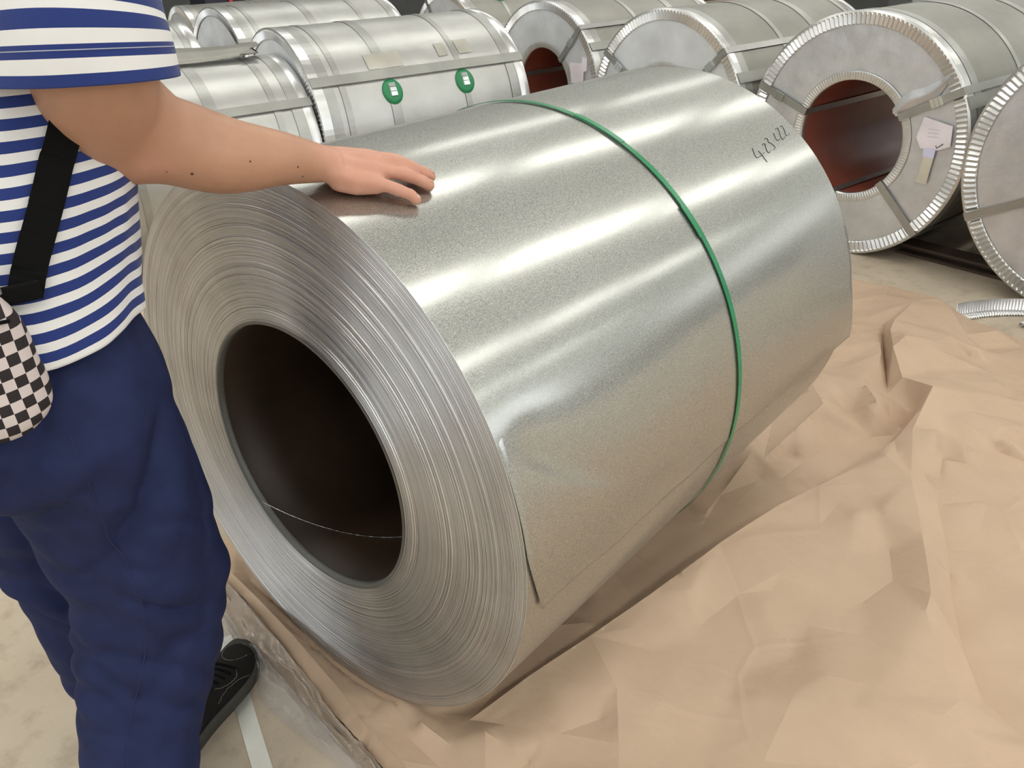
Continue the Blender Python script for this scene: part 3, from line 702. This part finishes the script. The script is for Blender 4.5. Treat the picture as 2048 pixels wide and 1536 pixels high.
ribbon('woven_wrap', UPW, LOW, 14, MAT['woven'], .006, .022, 3, 'shiny woven plastic wrap layer running beside the brown paper edge', 'wrap sheet')
LOW2 = [(x, y, z + .012) for x, y, z in LOW]
ribbon('clear_film', LOW2, FLO, 16, MAT['film'], .012, .026, 8, 'wrinkled clear plastic film beside the toe of the black shoe', 'plastic film')

# flat steel strap under the shoe
b = MB(); P0, P1 = Vector((-.672, 1.365, .0)), Vector((-.44, .90, .0)); d = (P1 - P0).normalized(); sd_ = Vector((-d.y, d.x, 0)) * .017
R = []
for i in range(15):
    q = P0.lerp(P1, i / 14); z = .0008
    R.append([q - sd_ + Vector((0, 0, z)), q + sd_ + Vector((0, 0, z)), q + sd_ + Vector((0, 0, z + .0012)), q - sd_ + Vector((0, 0, z + .0012))])
b.rings(R, cap=True); tag(b.build('steel_strapping', plain('pale_strapping', (.62, .62, .57), .4, .5), None, False), 'flat silver strapping band lying on the floor under the shoe', 'strap')

# scrap of crimped edge ring on the floor beyond the paper
b = MB(); R = []
for j in range(121):
    th = math.radians(45 + 45 * j / 120); dz = .004 + .004 * math.cos(2 * PI * j / 4)
    R.append([(.42 * math.cos(th) * k_, .42 * math.sin(th) * k_, z_) for k_, z_ in ((.90, .002 + dz), (1.0, .002 + dz), (1.02, .006), (1.03, .05))])
b.rings(R, closed=False); o = b.build('crimped_ring_scrap', MAT['ring']); o.location = (1.86, 2.45, .001); o.rotation_euler = (0, 0, .35)
o.modifiers.new('thick', 'SOLIDIFY').thickness = .001
tag(o, 'cast-off piece of silver crimped edge ring on the floor beside the paper', 'metal scrap')
b = MB()
R = [[Vector((x, y, z)) for x, y, z in ((t, -.03, .002), (t, -.025, .012), (t, .03, .018 + .01 * math.sin(t * 20)), (t, .035, .004))] for t in np.linspace(0, .15, 9)]
b.rings(R, closed=False); o = b.build('folded_metal_scrap', MAT['white'], None, False); o.location = (1.895, 2.70, 0); o.rotation_euler = (0, 0, .35); tag(o, 'small folded scrap of bright sheet metal beside the crimped ring piece', 'metal scrap')

# ------------------------------------------------------------------ the person
FA = math.radians(46)
FW = Vector((math.cos(FA), math.sin(FA), 0)); RT = Vector((math.sin(FA), -math.cos(FA), 0)); Z = Vector((0, 0, 1))
person = tag(empty('person', (-.63, .97, 0)), 'person in blue and white striped t-shirt and navy trousers, one hand on the coil', 'person')
def child(o, p=None):
    p = p or person
    o.parent = p; o.matrix_parent_inverse = Matrix.Identity(4)
    return o
OFF = Vector((-.63, .97, 0))
def pbuild(mb, name, mat, smooth=True, parent=None):
    mb.v = [tuple(Vector(q) - OFF) for q in mb.v]
    return mb.build(name, mat, parent or person, smooth)
def pring(c, a, b_, n=40, ex=2.3, ax=RT, ay=FW):
    out = []
    for j in range(n):
        t = 2 * PI * j / n; ct, st = math.cos(t), math.sin(t)
        out.append(Vector(c) + ax * (a * math.copysign(abs(ct) ** (2 / ex), ct)) + ay * (b_ * math.copysign(abs(st) ** (2 / ex), st)))
    return out
def frame_rings(path, n=24, up=Vector((0, 1, 0))):
    """path: (x, y, z, ra, rb) smooth loft with rotation-minimising frame; returns rings"""
    R = []; pp = [Vector(q[:3]) for q in path]; x = None
    for i, q in enumerate(path):
        t = (pp[min(i + 1, len(pp) - 1)] - pp[max(i - 1, 0)]).normalized()
        x = up if x is None else x
        x = (x - t * x.dot(t)).normalized(); y = t.cross(x)
        R.append([pp[i] + x * (q[3] * math.cos(2 * PI * k / n)) + y * (q[4] * math.sin(2 * PI * k / n)) for k in range(n)])
    return R
def voxel(mb, size, it, name):
    me = bpy.data.meshes.new('tmp'); me.from_pydata([tuple(q) for q in mb.v], [], mb.f)
    bm = bmesh.new(); bm.from_mesh(me); bmesh.ops.recalc_face_normals(bm, faces=bm.faces); bm.to_mesh(me); bm.free()
    o = bpy.data.objects.new('tmp', me); C.objects.link(o)
    md = o.modifiers.new('r', 'REMESH'); md.mode = 'VOXEL'; md.voxel_size = size
    dg = bpy.context.evaluated_depsgraph_get(); dg.update()
    m2 = bpy.data.meshes.new_from_object(o.evaluated_get(dg))
    bpy.data.objects.remove(o); bpy.data.meshes.remove(me)
    m2.name = name
    n = len(m2.vertices); co = np.zeros(n * 3); m2.vertices.foreach_get('co', co); co = co.reshape(-1, 3)
    ea_ = np.zeros(len(m2.edges) * 2, int); m2.edges.foreach_get('vertices', ea_); ea_ = ea_.reshape(-1, 2)
    for _ in range(it):
        for mu in (.5, -.5):
            q = np.stack([smooth_field(co[:, k], ea_, 1, abs(mu)) for k in range(3)], 1)
            co = co + (q - co) * (1 if mu > 0 else -.9)
    m2.vertices.foreach_set('co', co.ravel()); m2.update()
    return m2
def capsule_chain(b, pts, rads, n=14, flat=1.0):
    """tapered rounded tube through joints"""
    P_ = [Vector(p_) for p_ in pts]; d0 = (P_[0] - P_[1]).normalized(); d1 = (P_[-1] - P_[-2]).normalized()
    pp = [P_[0] + d0 * rads[0] * .9, P_[0] + d0 * rads[0] * .55] + P_ + [P_[-1] + d1 * rads[-1] * .55, P_[-1] + d1 * rads[-1] * .9]
    rr = [rads[0] * .35, rads[0] * .82] + list(rads) + [rads[-1] * .82, rads[-1] * .35]
    q = [(p_.x, p_.y, p_.z, r, r) for p_, r in zip(pp, rr)]
    b.rings(frame_rings(q, n, Vector((.3, .2, .9)).normalized()), cap=True)

body = MB()
# right arm (on the coil)
ARM = [(-.458, 1.010, 1.345, .070, .070), (-.450, .998, 1.300, .070, .068), (-.450, .990, 1.250, .070, .068), (-.457, 1.002, 1.205, .069, .069), (-.480, 1.034, 1.160, .066, .068), (-.474, 1.062, 1.138, .062, .067), (-.430, 1.089, 1.124, .057, .061), (-.366, 1.118, 1.094, .051, .053), (-.303, 1.153, 1.079, .037, .042), (-.258, 1.184, 1.063, .027, .034), (-.235, 1.197, 1.056, .022, .035)]
body.rings(frame_rings(catmull(ARM, 5), 24, Vector((.3, .9, .2)).normalized()), cap=True)
WR = Vector((-.258, 1.184, 0)); HD = Vector((.895, .445, 0)).normalized(); TH = Vector((-HD.y, HD.x, 0))
def hp(f_, l_, up):      # a point over the coil: forward, towards thumb, above the surface
    q = WR + HD * f_ + TH * l_; q.z = coil_z(q.x, q.y) + up; return q
FING = {'index': (.028, .086, (.040, .025, .020), .0096), 'middle': (.009, .090, (.044, .028, .020), .0100), 'ring': (-.011, .085, (.040, .026, .019), .0096), 'pinky': (-.029, .074, (.027, .017, .015), .0088)}
nails = []
SPREAD = {'index': -.004, 'middle': -.002, 'ring': -.004, 'pinky': -.020}
for nm, (lat, m, (a1, a2, a3), r) in FING.items():
    sp_ = SPREAD[nm]; lift = {'index': .030, 'middle': .032, 'ring': .029, 'pinky': .021}[nm]
    k1 = hp(m, lat, lift); pip = hp(m + a1, lat + sp_ * .5, lift * .86); dip = hp(m + a1 + a2, lat + sp_ * .8, r + .006); tip = hp(m + a1 + a2 + a3 - r, lat + sp_, r + .0006)
    capsule_chain(body, [hp(.008, lat * .62, .040 if nm != 'pinky' else .034), hp(m * .55, lat * .85, lift + .004), k1], [.0165, .0155, .0135])
    capsule_chain(body, [hp(.02, lat * .6, .020), hp(m * .6, lat * .85, .017), hp(m, lat, .018)], [.015, .0145, .012])
    capsule_chain(body, [k1, k1.lerp(pip, .5) + Z * .001, pip, pip.lerp(dip, .5), dip, tip], [r * 1.22, r * 1.08, r * 1.13, r * .98, r * 1.0, r * .88])
    nails.append((dip, tip, r))
thumb = [hp(.012, .022, .022), hp(.042, .045, .020), hp(.075, .060, .014), hp(.100, .062, .0105)]
capsule_chain(body, thumb, [.016, .0145, .0115, .0095])
capsule_chain(body, [hp(.03, .02, .022), hp(.07, .04, .018)], [.014, .010])
# left arm hanging beside the far hip, hand relaxed
NK = Vector((-.596, 1.158, 1.405))
shL = NK - RT * .175 + Vector((0, 0, -.045)); elL = shL - RT * .05 - FW * .03 - Z * .27; wrL = elL + FW * .05 - Z * .24 + RT * .01
body.rings(frame_rings(catmull([(*shL, .066, .066), (*(shL.lerp(elL, .4)), .058, .058), (*elL, .048, .05), (*(elL.lerp(wrL, .35)), .048, .048), (*wrL, .030, .026)], 6), 20), cap=True)
hdL = (wrL - elL).normalized()
capsule_chain(body, [wrL, wrL + hdL * .045, wrL + hdL * .085], [.027, .031, .026])
for k in range(4):
    o_ = FW.cross(hdL).normalized(); la = (k - 1.5) * .019; q0 = wrL + hdL * .085 + hdL.cross(RT).normalized() * la
    capsule_chain(body, [q0, q0 + hdL * .035 + RT * .010, q0 + hdL * .055 + RT * .026, q0 + hdL * .062 + RT * .042], [.0095, .0092, .0085, .0075])
q0 = wrL + hdL * .03 + hdL.cross(RT).normalized() * .03; capsule_chain(body, [wrL + hdL * .02, q0 + RT * .01, q0 + hdL * .035 + RT * .02], [.013, .011, .009])
# trunk, neck and head
TOR = [(.87, -.654, .990, .175, .142), (.972, -.646, 1.008, .170, .140), (1.10, -.634, 1.053, .166, .136), (1.19, -.624, 1.10, .166, .128), (1.30, -.604, 1.13, .156, .112), (1.37, -.597, 1.148, .130, .084), (1.405, -.596, 1.158, .080, .064), (1.44, -.590, 1.17, .056, .058), (1.50, -.582, 1.184, .054, .056)]
tor = catmull([(x, y, z, a, c) for z, x, y, a, c in TOR], 4)
body.rings([pring(q[:3], q[3] - .006, q[4] - .006) for q in tor], cap=True)
HC = Vector((-.560, 1.206, 1.605))
HS = [(-.118, .035, .030, .030), (-.10, .052, .058, .022), (-.07, .064, .078, .014), (-.03, .071, .090, .006), (.01, .075, .094, .0), (.05, .074, .092, -.004), (.085, .060, .076, -.008), (.108, .036, .048, -.010), (.118, .012, .016, -.01)]
body.rings([pring(HC + Z * z + FW * f_, a, c, 32, 2.1) for z, a, c, f_ in HS], cap=True)
nose = [HC + FW * .094 + Z * .012, HC + FW * .104 - Z * .015, HC + FW * .108 - Z * .030]
capsule_chain(body, nose, [.008, .011, .012])
for sg in (-1, 1):
    e0 = HC + RT * (sg * .076) - FW * .012
    capsule_chain(body, [e0 + Z * .026, e0 + RT * (sg * .008) + Z * .01 - FW * .006, e0 - Z * .024], [.012, .012, .009])
# legs inside the trousers
PEL = Vector((-.612, .915, 0))
LEG_R = [(-.578, .942, .82, .124, .124), (-.572, .962, .69, .123, .123), (-.563, .968, .58, .119, .119), (-.563, .972, .50, .116, .116), (-.577, .950, .42, .110, .110), (-.592, .915, .34, .100, .100), (-.602, .875, .27, .091, .091), (-.600, .842, .22, .088, .088), (-.606, .790, .085, .088, .090)]
LEG_L = [(-.715, 1.030, .82, .115, .115), (-.727, 1.035, .68, .106, .106), (-.725, 1.045, .52, .096, .096), (-.722, 1.055, .40, .090, .090), (-.708, 1.052, .24, .085, .085), (-.690, 1.068, .085, .082, .084)]
for LG in (LEG_R, LEG_L):
    body.rings(frame_rings([(x, y, z, a * .62, c * .62) for x, y, z, a, c, in catmull(LG, 3)], 16), cap=True)
for p_, r_ in (((-.452, 1.050, 1.170), .056), ((-.440, 1.062, 1.150), .054)):
    body.rings([pring(Vector(p_) + Z * (r_ * q), max(.002, r_ * math.sqrt(1 - q * q)), max(.002, r_ * math.sqrt(1 - q * q)), 20, 2) for q in (-.99, -.9, -.7, -.4, 0, .4, .7, .9, .99)], cap=True)
me = voxel(body, .0035, 3, 'body')
# blend the bend of the elbow
n = len(me.vertices); co = np.zeros(n * 3); me.vertices.foreach_get('co', co); co = co.reshape(-1, 3)
ea_ = np.zeros(len(me.edges) * 2, int); me.edges.foreach_get('vertices', ea_); ea_ = ea_.reshape(-1, 2)
wgt = np.clip(1.6 - np.linalg.norm(co - np.array([-.455, 1.05, 1.15]), axis=1) / .075, 0, 1)
for _ in range(40):
    q = np.stack([smooth_field(co[:, k], ea_, 1, .5) for k in range(3)], 1); co = co + (q - co) * wgt[:, None]
me.vertices.foreach_set('co', co.ravel()); me.update()
n = len(me.vertices); co = np.zeros(n * 3); me.vertices.foreach_get('co', co); co = co.reshape(-1, 3)
hv = np.clip(((co[:, 0] - WR.x) * HD.x + (co[:, 1] - WR.y) * HD.y + .02) / .05, 0, 1) * (co[:, 0] > -.32)
elb = np.exp(-(np.linalg.norm(co - np.array([-.455, 1.04, 1.10]), axis=1) / .045) ** 2) * .7
me.attributes.new('hand', 'FLOAT', 'POINT').data.foreach_set('value', np.maximum(hv, elb).astype(np.float32))
body_bvh = BVHTree.FromPolygons(co.tolist(), [tuple(p_.vertices) for p_ in me.polygons])
co2 = co - np.array(OFF); me.vertices.foreach_set('co', co2.ravel())
bo = link('body', me, MAT['skin'], person)
# face, hair, nails, moles
def snap(bv, p_, d):
    h = bv.ray_cast(Vector(p_) - Vector(d) * .3, Vector(d)); return h
for sg in (-1, 1):
    b = MB(); c0 = HC + RT * (sg * .032) + FW * .088 + Z * .006
    b.rings([pring(c0 + FW * .006 * math.sqrt(max(0, 1 - q * q)), .014 * q + .0005, .006 * q + .0004, 14, 2, RT, Z) for q in (1, .8, .5, .1)]); eo = pbuild(b, 'eye', MAT['eye'], parent=bo)
    b = MB(); b.rings([pring(c0 + FW * .0068, .006 * q + .0002, .006 * q + .0002, 12, 2, RT, Z) for q in (1, .1)]); pbuild(b, 'iris', MAT['ink'], parent=bo)
    b = MB(); b.tube([c0 + RT * (x * .018) + Z * (.022 - .006 * abs(x)) + FW * (.004 - .008 * max(0, x * sg)) for x in (-1, -.5, 0, .5, 1)], [.002, .0035, .004, .0035, .002], 6); pbuild(b, 'eyebrow', MAT['hair'], parent=bo)
b = MB(); b.tube([HC + RT * (x * .024) - Z * (.058 + .003 * x * x) + FW * (.096 - .010 * x * x) for x in (-1, -.5, 0, .5, 1)], [.002, .0055, .0065, .0055, .002], 8); pbuild(b, 'mouth', MAT['lip'], parent=bo)
b = MB(); R = []
for i in range(9):
    t = i / 8; z = -.05 + .185 * t; sh = math.sqrt(max(.02, 1 - ((z - .01) / .128) ** 2)) if z > .01 else 1
    fwd = -.030 + .028 * min(1, t * 1.5)
    R.append(pring(HC + Z * z + FW * (fwd - .006), (.081) * sh, (.074 + .028 * min(1, t * 1.4)) * sh, 36, 2.1))
b.rings(R, cap=True); pbuild(b, 'hair', MAT['hair'])
for dip, tip, r in nails[:]:
    d = (tip - dip).normalized(); nrm = (Z - d * Z.dot(d)).normalized(); sdv = d.cross(nrm)
    b = MB(); R = []
    for i in range(5):
        q = dip.lerp(tip, .55 + .62 * i / 4); w_ = r * (.62 if 0 < i < 4 else .45)
        R.append([q + sdv * (w_ * k_) + nrm * (r * (.93 if i < 4 else .78) - .0022 * k_ * k_) for k_ in (-1, -.5, 0, .5, 1)])
    b.rings(R, closed=False); pbuild(b, 'fingernail', MAT['nail'], parent=bo)
for p_, r_ in (((-.392, 1.06, 1.09), .0022), ((-.335, 1.10, 1.09), .0014), ((-.285, 1.14, 1.075), .0015), ((-.278, 1.145, 1.065), .0014), ((-.42, 1.05, 1.10), .0012)):
    h = body_bvh.find_nearest(Vector(p_))
    b = MB(); b.rings([pring(h[0] + h[1] * (.0006 * (1 - q)), r_ * q + 1e-5, r_ * q + 1e-5, 10, 2, h[1].orthogonal().normalized(), h[1].cross(h[1].orthogonal()).normalized()) for q in (1, .7, 0)]); pbuild(b, 'mole', MAT['mole'], parent=bo)

# t-shirt: striped by a measured length along the cloth
PER = .0232
def shirt():
    v = []; f = []; st = []
    def add(R, S):
        n0 = len(v); n = len(R[0])
        for r_, s_ in zip(R, S):
            v.extend(tuple(q) for q in r_); st.extend(s_ if hasattr(s_, '__len__') else [s_] * n)
        for i in range(len(R) - 1):
            for j in range(n):
                k = (j + 1) % n; f.append((n0 + i * n + j, n0 + i * n + k, n0 + (i + 1) * n + k, n0 + (i + 1) * n + j))
    T = [(.925, -.652, .997, .193, .160), (.972, -.646, 1.008, .187, .157), (1.037, -.640, 1.03, .183, .154), (1.103, -.633, 1.055, .183, .152), (1.19, -.6235, 1.10, .182, .143), (1.277, -.608, 1.122, .174, .130), (1.343, -.600, 1.14, .156, .110), (1.39, -.596, 1.152, .118, .084), (1.424, -.593, 1.164, .078, .068)]
    t = catmull([(x, y, z, a, c) for z, x, y, a, c in T], 9); n = 120
    R = []; S = []
    for i, q in enumerate(t):
        ring = pring(q[:3], q[3], q[4], n, 2.25); out = []; sv = []
        for j, p_ in enumerate(ring):
            d = (p_ - Vector(q[:3])); dn = d.normalized()
            ph = 2 * PI * j / n; z = q[2]
            # drag folds at the waist, soft body elsewhere
            low = max(0, 1 - (z - .925) / .3)
            k_ = .0065 * low * noise.noise((math.cos(ph) * 2.2 + z * 3, math.sin(ph) * 2.2, z * 9)) + .004 * noise.noise((math.cos(ph) * 5, math.sin(ph) * 5, z * 16))
            dz = .015 * low * noise.noise((math.cos(ph) * 1.7 + 4, math.sin(ph) * 1.7, z * 5))
            out.append(p_ + dn * k_ + Z * dz)
            sv.append((z - .925 + .0035) / .0215 + .42 + .06 * noise.noise((p_.x * 8, p_.y * 8, z * 8)))
        R.append(out); S.append(sv)
    add(R, S)
    # sleeves: stripes measured up from the hem
    for path in ([(-.456, .978, 1.213, .107, .100), (-.4555, .979, 1.235, .105, .099), (-.455, .983, 1.27, .100, .095), (-.455, .994, 1.31, .090, .088), (-.468, 1.018, 1.350, .076, .075), (-.500, 1.062, 1.378, .062, .060), (-.540, 1.105, 1.392, .048, .048)],
                 [(*(shL.lerp(elL, .62)), .088, .088), (*(shL.lerp(elL, .4)), .084, .084), (*(shL.lerp(elL, .15)), .078, .078), (*(shL + Z * .01 + RT * .02), .066, .066), (*(shL + Z * .028 + RT * .06), .05, .05)]):
        q = catmull(path, 8); L = np.concatenate([[0], np.cumsum(np.linalg.norm(np.diff(q[:, :3], axis=0), axis=1))])
        Rr = frame_rings([tuple(x) for x in q], 72, RT); out = []
        for i, r_ in enumerate(Rr):
            c0 = sum(r_, Vector()) / len(r_)
            out.append([p_ + (p_ - c0).normalized() * (.0035 * noise.noise((p_.x * 16, p_.y * 16, p_.z * 9)) * (1 + 1.2 * max(0, 1 - L[i] / .05))) for p_ in r_])
        if path[0][0] > -.5: hem_line = out[int(np.argmin(np.abs(L - .0300)))]
        # a turned-in hem edge
        c0 = sum(out[0], Vector()) / 72; t0 = (sum(out[1], Vector()) / 72 - c0).normalized()
        inner = [[p_ + (c0 - p_).normalized() * (.009 if h > .01 else .0025) + t0 * h for p_ in out[0]] for h in (.018, .001)]
        add(inner + out, [.75, .75] + [x / PER + .04 for x in L])
    me = bpy.data.meshes.new('t_shirt'); me.from_pydata([tuple(Vector(q) - OFF) for q in v], [], f)
    me.attributes.new('stripe', 'FLOAT', 'POINT').data.foreach_set('value', np.array(st, np.float32))
    o = link('t_shirt', me, MAT['stripe'], person); sd = o.modifiers.new('thick', 'SOLIDIFY'); sd.thickness = .0012; sd.offset = 0
    return o, BVHTree.FromPolygons(v, f), hem_line
so, shirt_bvh, hem_line = shirt()

# trousers
tb = MB()
tb.rings([pring(q[:3], q[3], q[4], 40, 2.3) for q in catmull([(-.648, 1.003, .98, .168, .138), (-.652, .998, .93, .178, .148), (-.650, .985, .86, .194, .166), (-.645, .975, .79, .192, .165), (-.640, .970, .73, .150, .135)], 4)], cap=True)
for LG in (LEG_R, LEG_L):
    tb.rings(frame_rings([tuple(q) for q in catmull(LG, 5)], 32), cap=True)
me = voxel(tb, .0075, 5, 'trousers')
n = len(me.vertices); co = np.zeros(n * 3); me.vertices.foreach_get('co', co); co = co.reshape(-1, 3)
nr = np.zeros(n * 3); me.vertices.foreach_get('normal', nr) if False else None
nr = np.array([tuple(q.vector) for q in me.vertex_normals])
def fold(p_):
    x, y, z = p_
    s1 = x * RT.x + y * RT.y; s2 = x * FW.x + y * FW.y
    kn = math.exp(-((z - .46) / .13) ** 2); th_ = math.exp(-((z - .74) / .14) ** 2); hm = math.exp(-((z - .16) / .14) ** 2)
    a = noise.noise((s1 * 7 + s2 * 4, s2 * 7, (z + .75 * s2) * 17)) * (.008 * kn + .005 * hm + .003)
    c = noise.noise((s1 * 5, s2 * 5 + 3, (z - 1.1 * s2 + .5 * s1) * 8)) * (.009 * th_ + .003)
    return (abs(a) * 1.6 - .003) + (abs(c) * 1.6 - .004) + .004 * noise.noise((x * 6, y * 6, z * 5))
dp = np.array([fold(p_) for p_ in co]) * (1 + 1.3 * np.clip(nr @ np.array([.45, -.89, 0]), 0, 1) ** 1.5); co = co + nr * dp[:, None]
fl = [tuple(p_.vertices) for p_ in me.polygons]
tr_bvh = BVHTree.FromPolygons(co.tolist(), fl)
me.vertices.foreach_set('co', (co - np.array(OFF)).ravel())
tro = link('trousers', me, MAT['navy'], person)
# outer side seam, laid on the cloth
def seam(pts_, name, mat, rad, bv, par):
    q = catmull(pts_, 14); out = []
    for x in q:
        h = bv.find_nearest(Vector(x)); out.append(h[0] - h[1] * rad * .25)
    for _ in range(4): out = [out[0]] + [(out[i - 1] + out[i] * 2 + out[i + 1]) / 4 for i in range(1, len(out) - 1)] + [out[-1]]
    b = MB(); b.tube(out, rad, 5); return pbuild(b, name, mat, parent=par)
seam([(-.522, .836, .839), (-.514, .827, .781), (-.520, .838, .721), (-.529, .854, .662), (-.518, .854, .607), (-.521, .863, .550), (-.529, .861, .499), (-.545, .852, .441), (-.565, .837, .390), (-.579, .820, .349), (-.589, .800, .311), (-.592, .76, .2), (-.59, .72, .1)], 'side_seam', MAT['navy_d'], .0013, tr_bvh, tro)
# sleeve stitching line a little above the hem
c0 = sum(hem_line, Vector()) / len(hem_line)
b = MB(); b.tube([p_ + (p_ - c0).normalized() * .0008 for p_ in hem_line + hem_line[:1]], .0006, 4, False); pbuild(b, 'sleeve_stitching', MAT['wstitch'], parent=so)

# shoes
def shoe(heel, ang, mirror, name='shoe'):
    d = Vector((math.cos(ang), math.sin(ang), 0)); s_ = Vector((math.sin(ang), -math.cos(ang), 0)) * mirror
    def P_(x, y, z): return Vector(heel) + d * x + s_ * y + Z * z
    sec = [(0, .024, .070, 0), (.012, .032, .085, 0), (.05, .037, .094, 0), (.09, .039, .096, 0), (.125, .042, .090, .003), (.16, .046, .078, .006), (.20, .049, .064, .008), (.235, .047, .055, .006), (.262, .038, .047, .001), (.28, .022, .039, -.004), (.286, .008, .032, -.006)]
    sc = catmull(sec, 4)
    b = MB(); R = []
    for x, w_, h, o_ in sc:
        R.append([P_(x, o_ + w_ * math.copysign(abs(math.cos(t)) ** .8, math.cos(t)), .022 + (h - .022) * max(0, math.sin(t)) ** .75 if math.sin(t) > 0 else .022) for t in [2 * PI * k / 28 for k in range(28)]])
    b.rings(R, cap=True); up = pbuild(b, name, MAT['shoe'])
    b = MB(); R = []
    for x, w_, h, o_ in sc:
        x2 = -.006 + x * 1.035; w2 = w_ + .004; tl = .012 * max(0, (x - .22) / .066) ** 2
        R.append([P_(x2, o_ + a_ * w2, z_ + tl) for a_, z_ in ((-.94, .0), (-1, .006), (-1, .022), (-.93, .030), (.93, .030), (1, .022), (1, .006), (.94, 0))])
    b.rings(R, cap=True); pbuild(b, 'sole', MAT['sole'], parent=up)
    def surf(x, f_):   # point on the upper, f_ from -1 to 1 across
        i = min(len(sc) - 1, int(np.searchsorted(sc[:, 0], x))); _, w_, h, o_ = sc[i]; t = PI / 2 - f_ * PI / 2 * .98
        return P_(x, o_ + w_ * math.copysign(abs(math.cos(t)) ** .8, math.cos(t)), .0225 + (h - .022) * max(0, math.sin(t)) ** .75)
    for k in range(5):
        b = MB(); x = .125 + .018 * k; b.tube([surf(x + .006 * f_ * f_, f_) + Z * .002 for f_ in np.linspace(-.42, .42, 9)], .0026, 6); pbuild(b, 'lace', MAT['black'], parent=up)
    for ln in ([(.268, -.75), (.25, -.45), (.225, -.2), (.215, 0), (.225, .2), (.25, .45), (.268, .75)], [(.12, .85), (.15, .7), (.185, .72), (.21, .9)], [(.20, .3), (.185, .55), (.16, .62), (.13, .5)], [(.12, -.85), (.15, -.7), (.185, -.72), (.21, -.9)]):
        q = catmull(ln, 6); b = MB(); b.tube([surf(x, f_) + Z * .0004 for x, f_ in q], .0008, 4); pbuild(b, 'stitching', MAT['stitch'], parent=up)
    b = MB(); b.tube([surf(.02 + .0 * k, 1 - 2 * k / 10) + Z * .001 for k in range(11)] + [surf(.02, -1)], .004, 6); pbuild(b, 'collar', MAT['black'], parent=up)
shoe((-.682, 1.035, .0), math.radians(74), 1)
shoe((-.606, .715, .0), math.radians(56), -1)

# ------------------------------------------------------------------ cross-body bag
BN = Vector((.55, -.835, 0)).normalized(); BT = Vector((-BN.y, BN.x, 0))
BC = Vector((-.624, .777, .946))
bang = math.atan2(BT.y, BT.x)
bag = tag(empty('crossbody_bag', (BC.x, BC.y, 0), bang), 'black and white checkered cross-body bag on a black webbing strap', 'bag')
def bl(x, y, z): return (x, y, z)         # bag frame: x along its width, -y outwards, z up
b = MB(); R = []
for i in range(25):
    t = -1 + 2 * i / 24; R_ = []
    for j in range(48):
        a = 2 * PI * j / 48; ct, st_ = math.cos(a), math.sin(a)
        k_ = (1 - abs(t) ** 5) ** (1 / 5) if abs(t) < 1 else 0
        taper = 1 - .05 * (t + 1) / 2
        x = .118 * taper * math.copysign(abs(ct) ** .42, ct) * max(k_, .02); y = .039 * math.copysign(abs(st_) ** .75, st_) * max(k_ ** .8, .02) * (1.15 - .25 * t)
        wr = .0035 * noise.noise((x * 22, y * 10, t * 2.2))
        R_.append(bl(x + wr, y + 2 * wr, .945 + .081 * t + wr))
    R.append(R_)
b.rings(R, cap=True); bb = b.build('bag_body', MAT['checker'], bag)
b = MB(); b.tube([bl(x, -.034 - .004 * math.cos(x * 14), 1.0 + .002 * math.sin(x * 40)) for x in np.linspace(-.105, .10, 20)], .0022, 6); b.build('zip', MAT['black'], bag)
# strap: up the wearer's right side, under the arm, over the far shoulder and down the back
def bag_local(p_): 
    q = Vector(p_) - Vector((BC.x, BC.y, 0)); return (q.dot(BT), q.dot(Vector((-BT.y, BT.x, 0))), q.z)
SP = [(-.532, .860, 1.005), (-.526, .880, 1.035), (-.516, .904, 1.071), (-.507, .923, 1.100), (-.499, .941, 1.128), (-.491, .956, 1.152), (-.478, .993, 1.20), (-.470, 1.06, 1.25), (-.50, 1.17, 1.30), (-.58, 1.25, 1.345), (-.66, 1.255, 1.39), (-.70, 1.20, 1.385), (-.73, 1.12, 1.30), (-.75, 1.02, 1.18), (-.74, .92, 1.07), (-.715, .865, 1.0)]
q = catmull(SP, 8); R = []
cent = Vector((-.585, 1.0, 0))
for i, x in enumerate(q):
    p_ = Vector(x); h = shirt_bvh.find_nearest(p_); nn = h[1]
    rad = Vector((p_.x - cent.x, p_.y - cent.y, .0)).normalized()
    if nn.dot(rad) < 0 and nn.z < .3: nn = -nn
    if 4 < i < len(q) - 5: p_ = h[0] + nn * .005
    t = Vector(q[min(i + 1, len(q) - 1)] - q[max(i - 1, 0)]).normalized(); sd_ = t.cross(nn).normalized()
    R.append([bag_local(p_ + sd_ * (.0175 * a_) + nn * b_) for a_, b_ in ((-1, -.001), (-1, .001), (1, .001), (1, -.001))])
b = MB(); b.rings(R, cap=True); st_o = b.build('strap', MAT['black'], bag, False)
def blob(c, sx_, sy_, sz_, name, mat, par):
    b = MB(); b.box(c[0] - sx_, c[0] + sx_, c[1] - sy_, c[1] + sy_, c[2] - sz_, c[2] + sz_); o = b.build(name, mat, par, False)
    o.modifiers.new('bev', 'BEVEL').width = .0015; return o
e0 = bag_local(SP[0])
blob((e0[0] - .004, e0[1] - .004, 1.010), .021, .005, .010, 'strap_loop', MAT['black'], st_o)
blob((e0[0] - .024, e0[1] - .008, 1.028), .004, .003, .014, 'buckle', MAT['metal'], st_o)
b = MB(); b.tube([(e0[0] + x, e0[1] - .004, 1.012 + z) for x, z in ((-.03, .0), (-.034, .012), (-.028, .03), (-.016, .034))], .004, 6); b.build('strap_hook', MAT['black'], st_o)
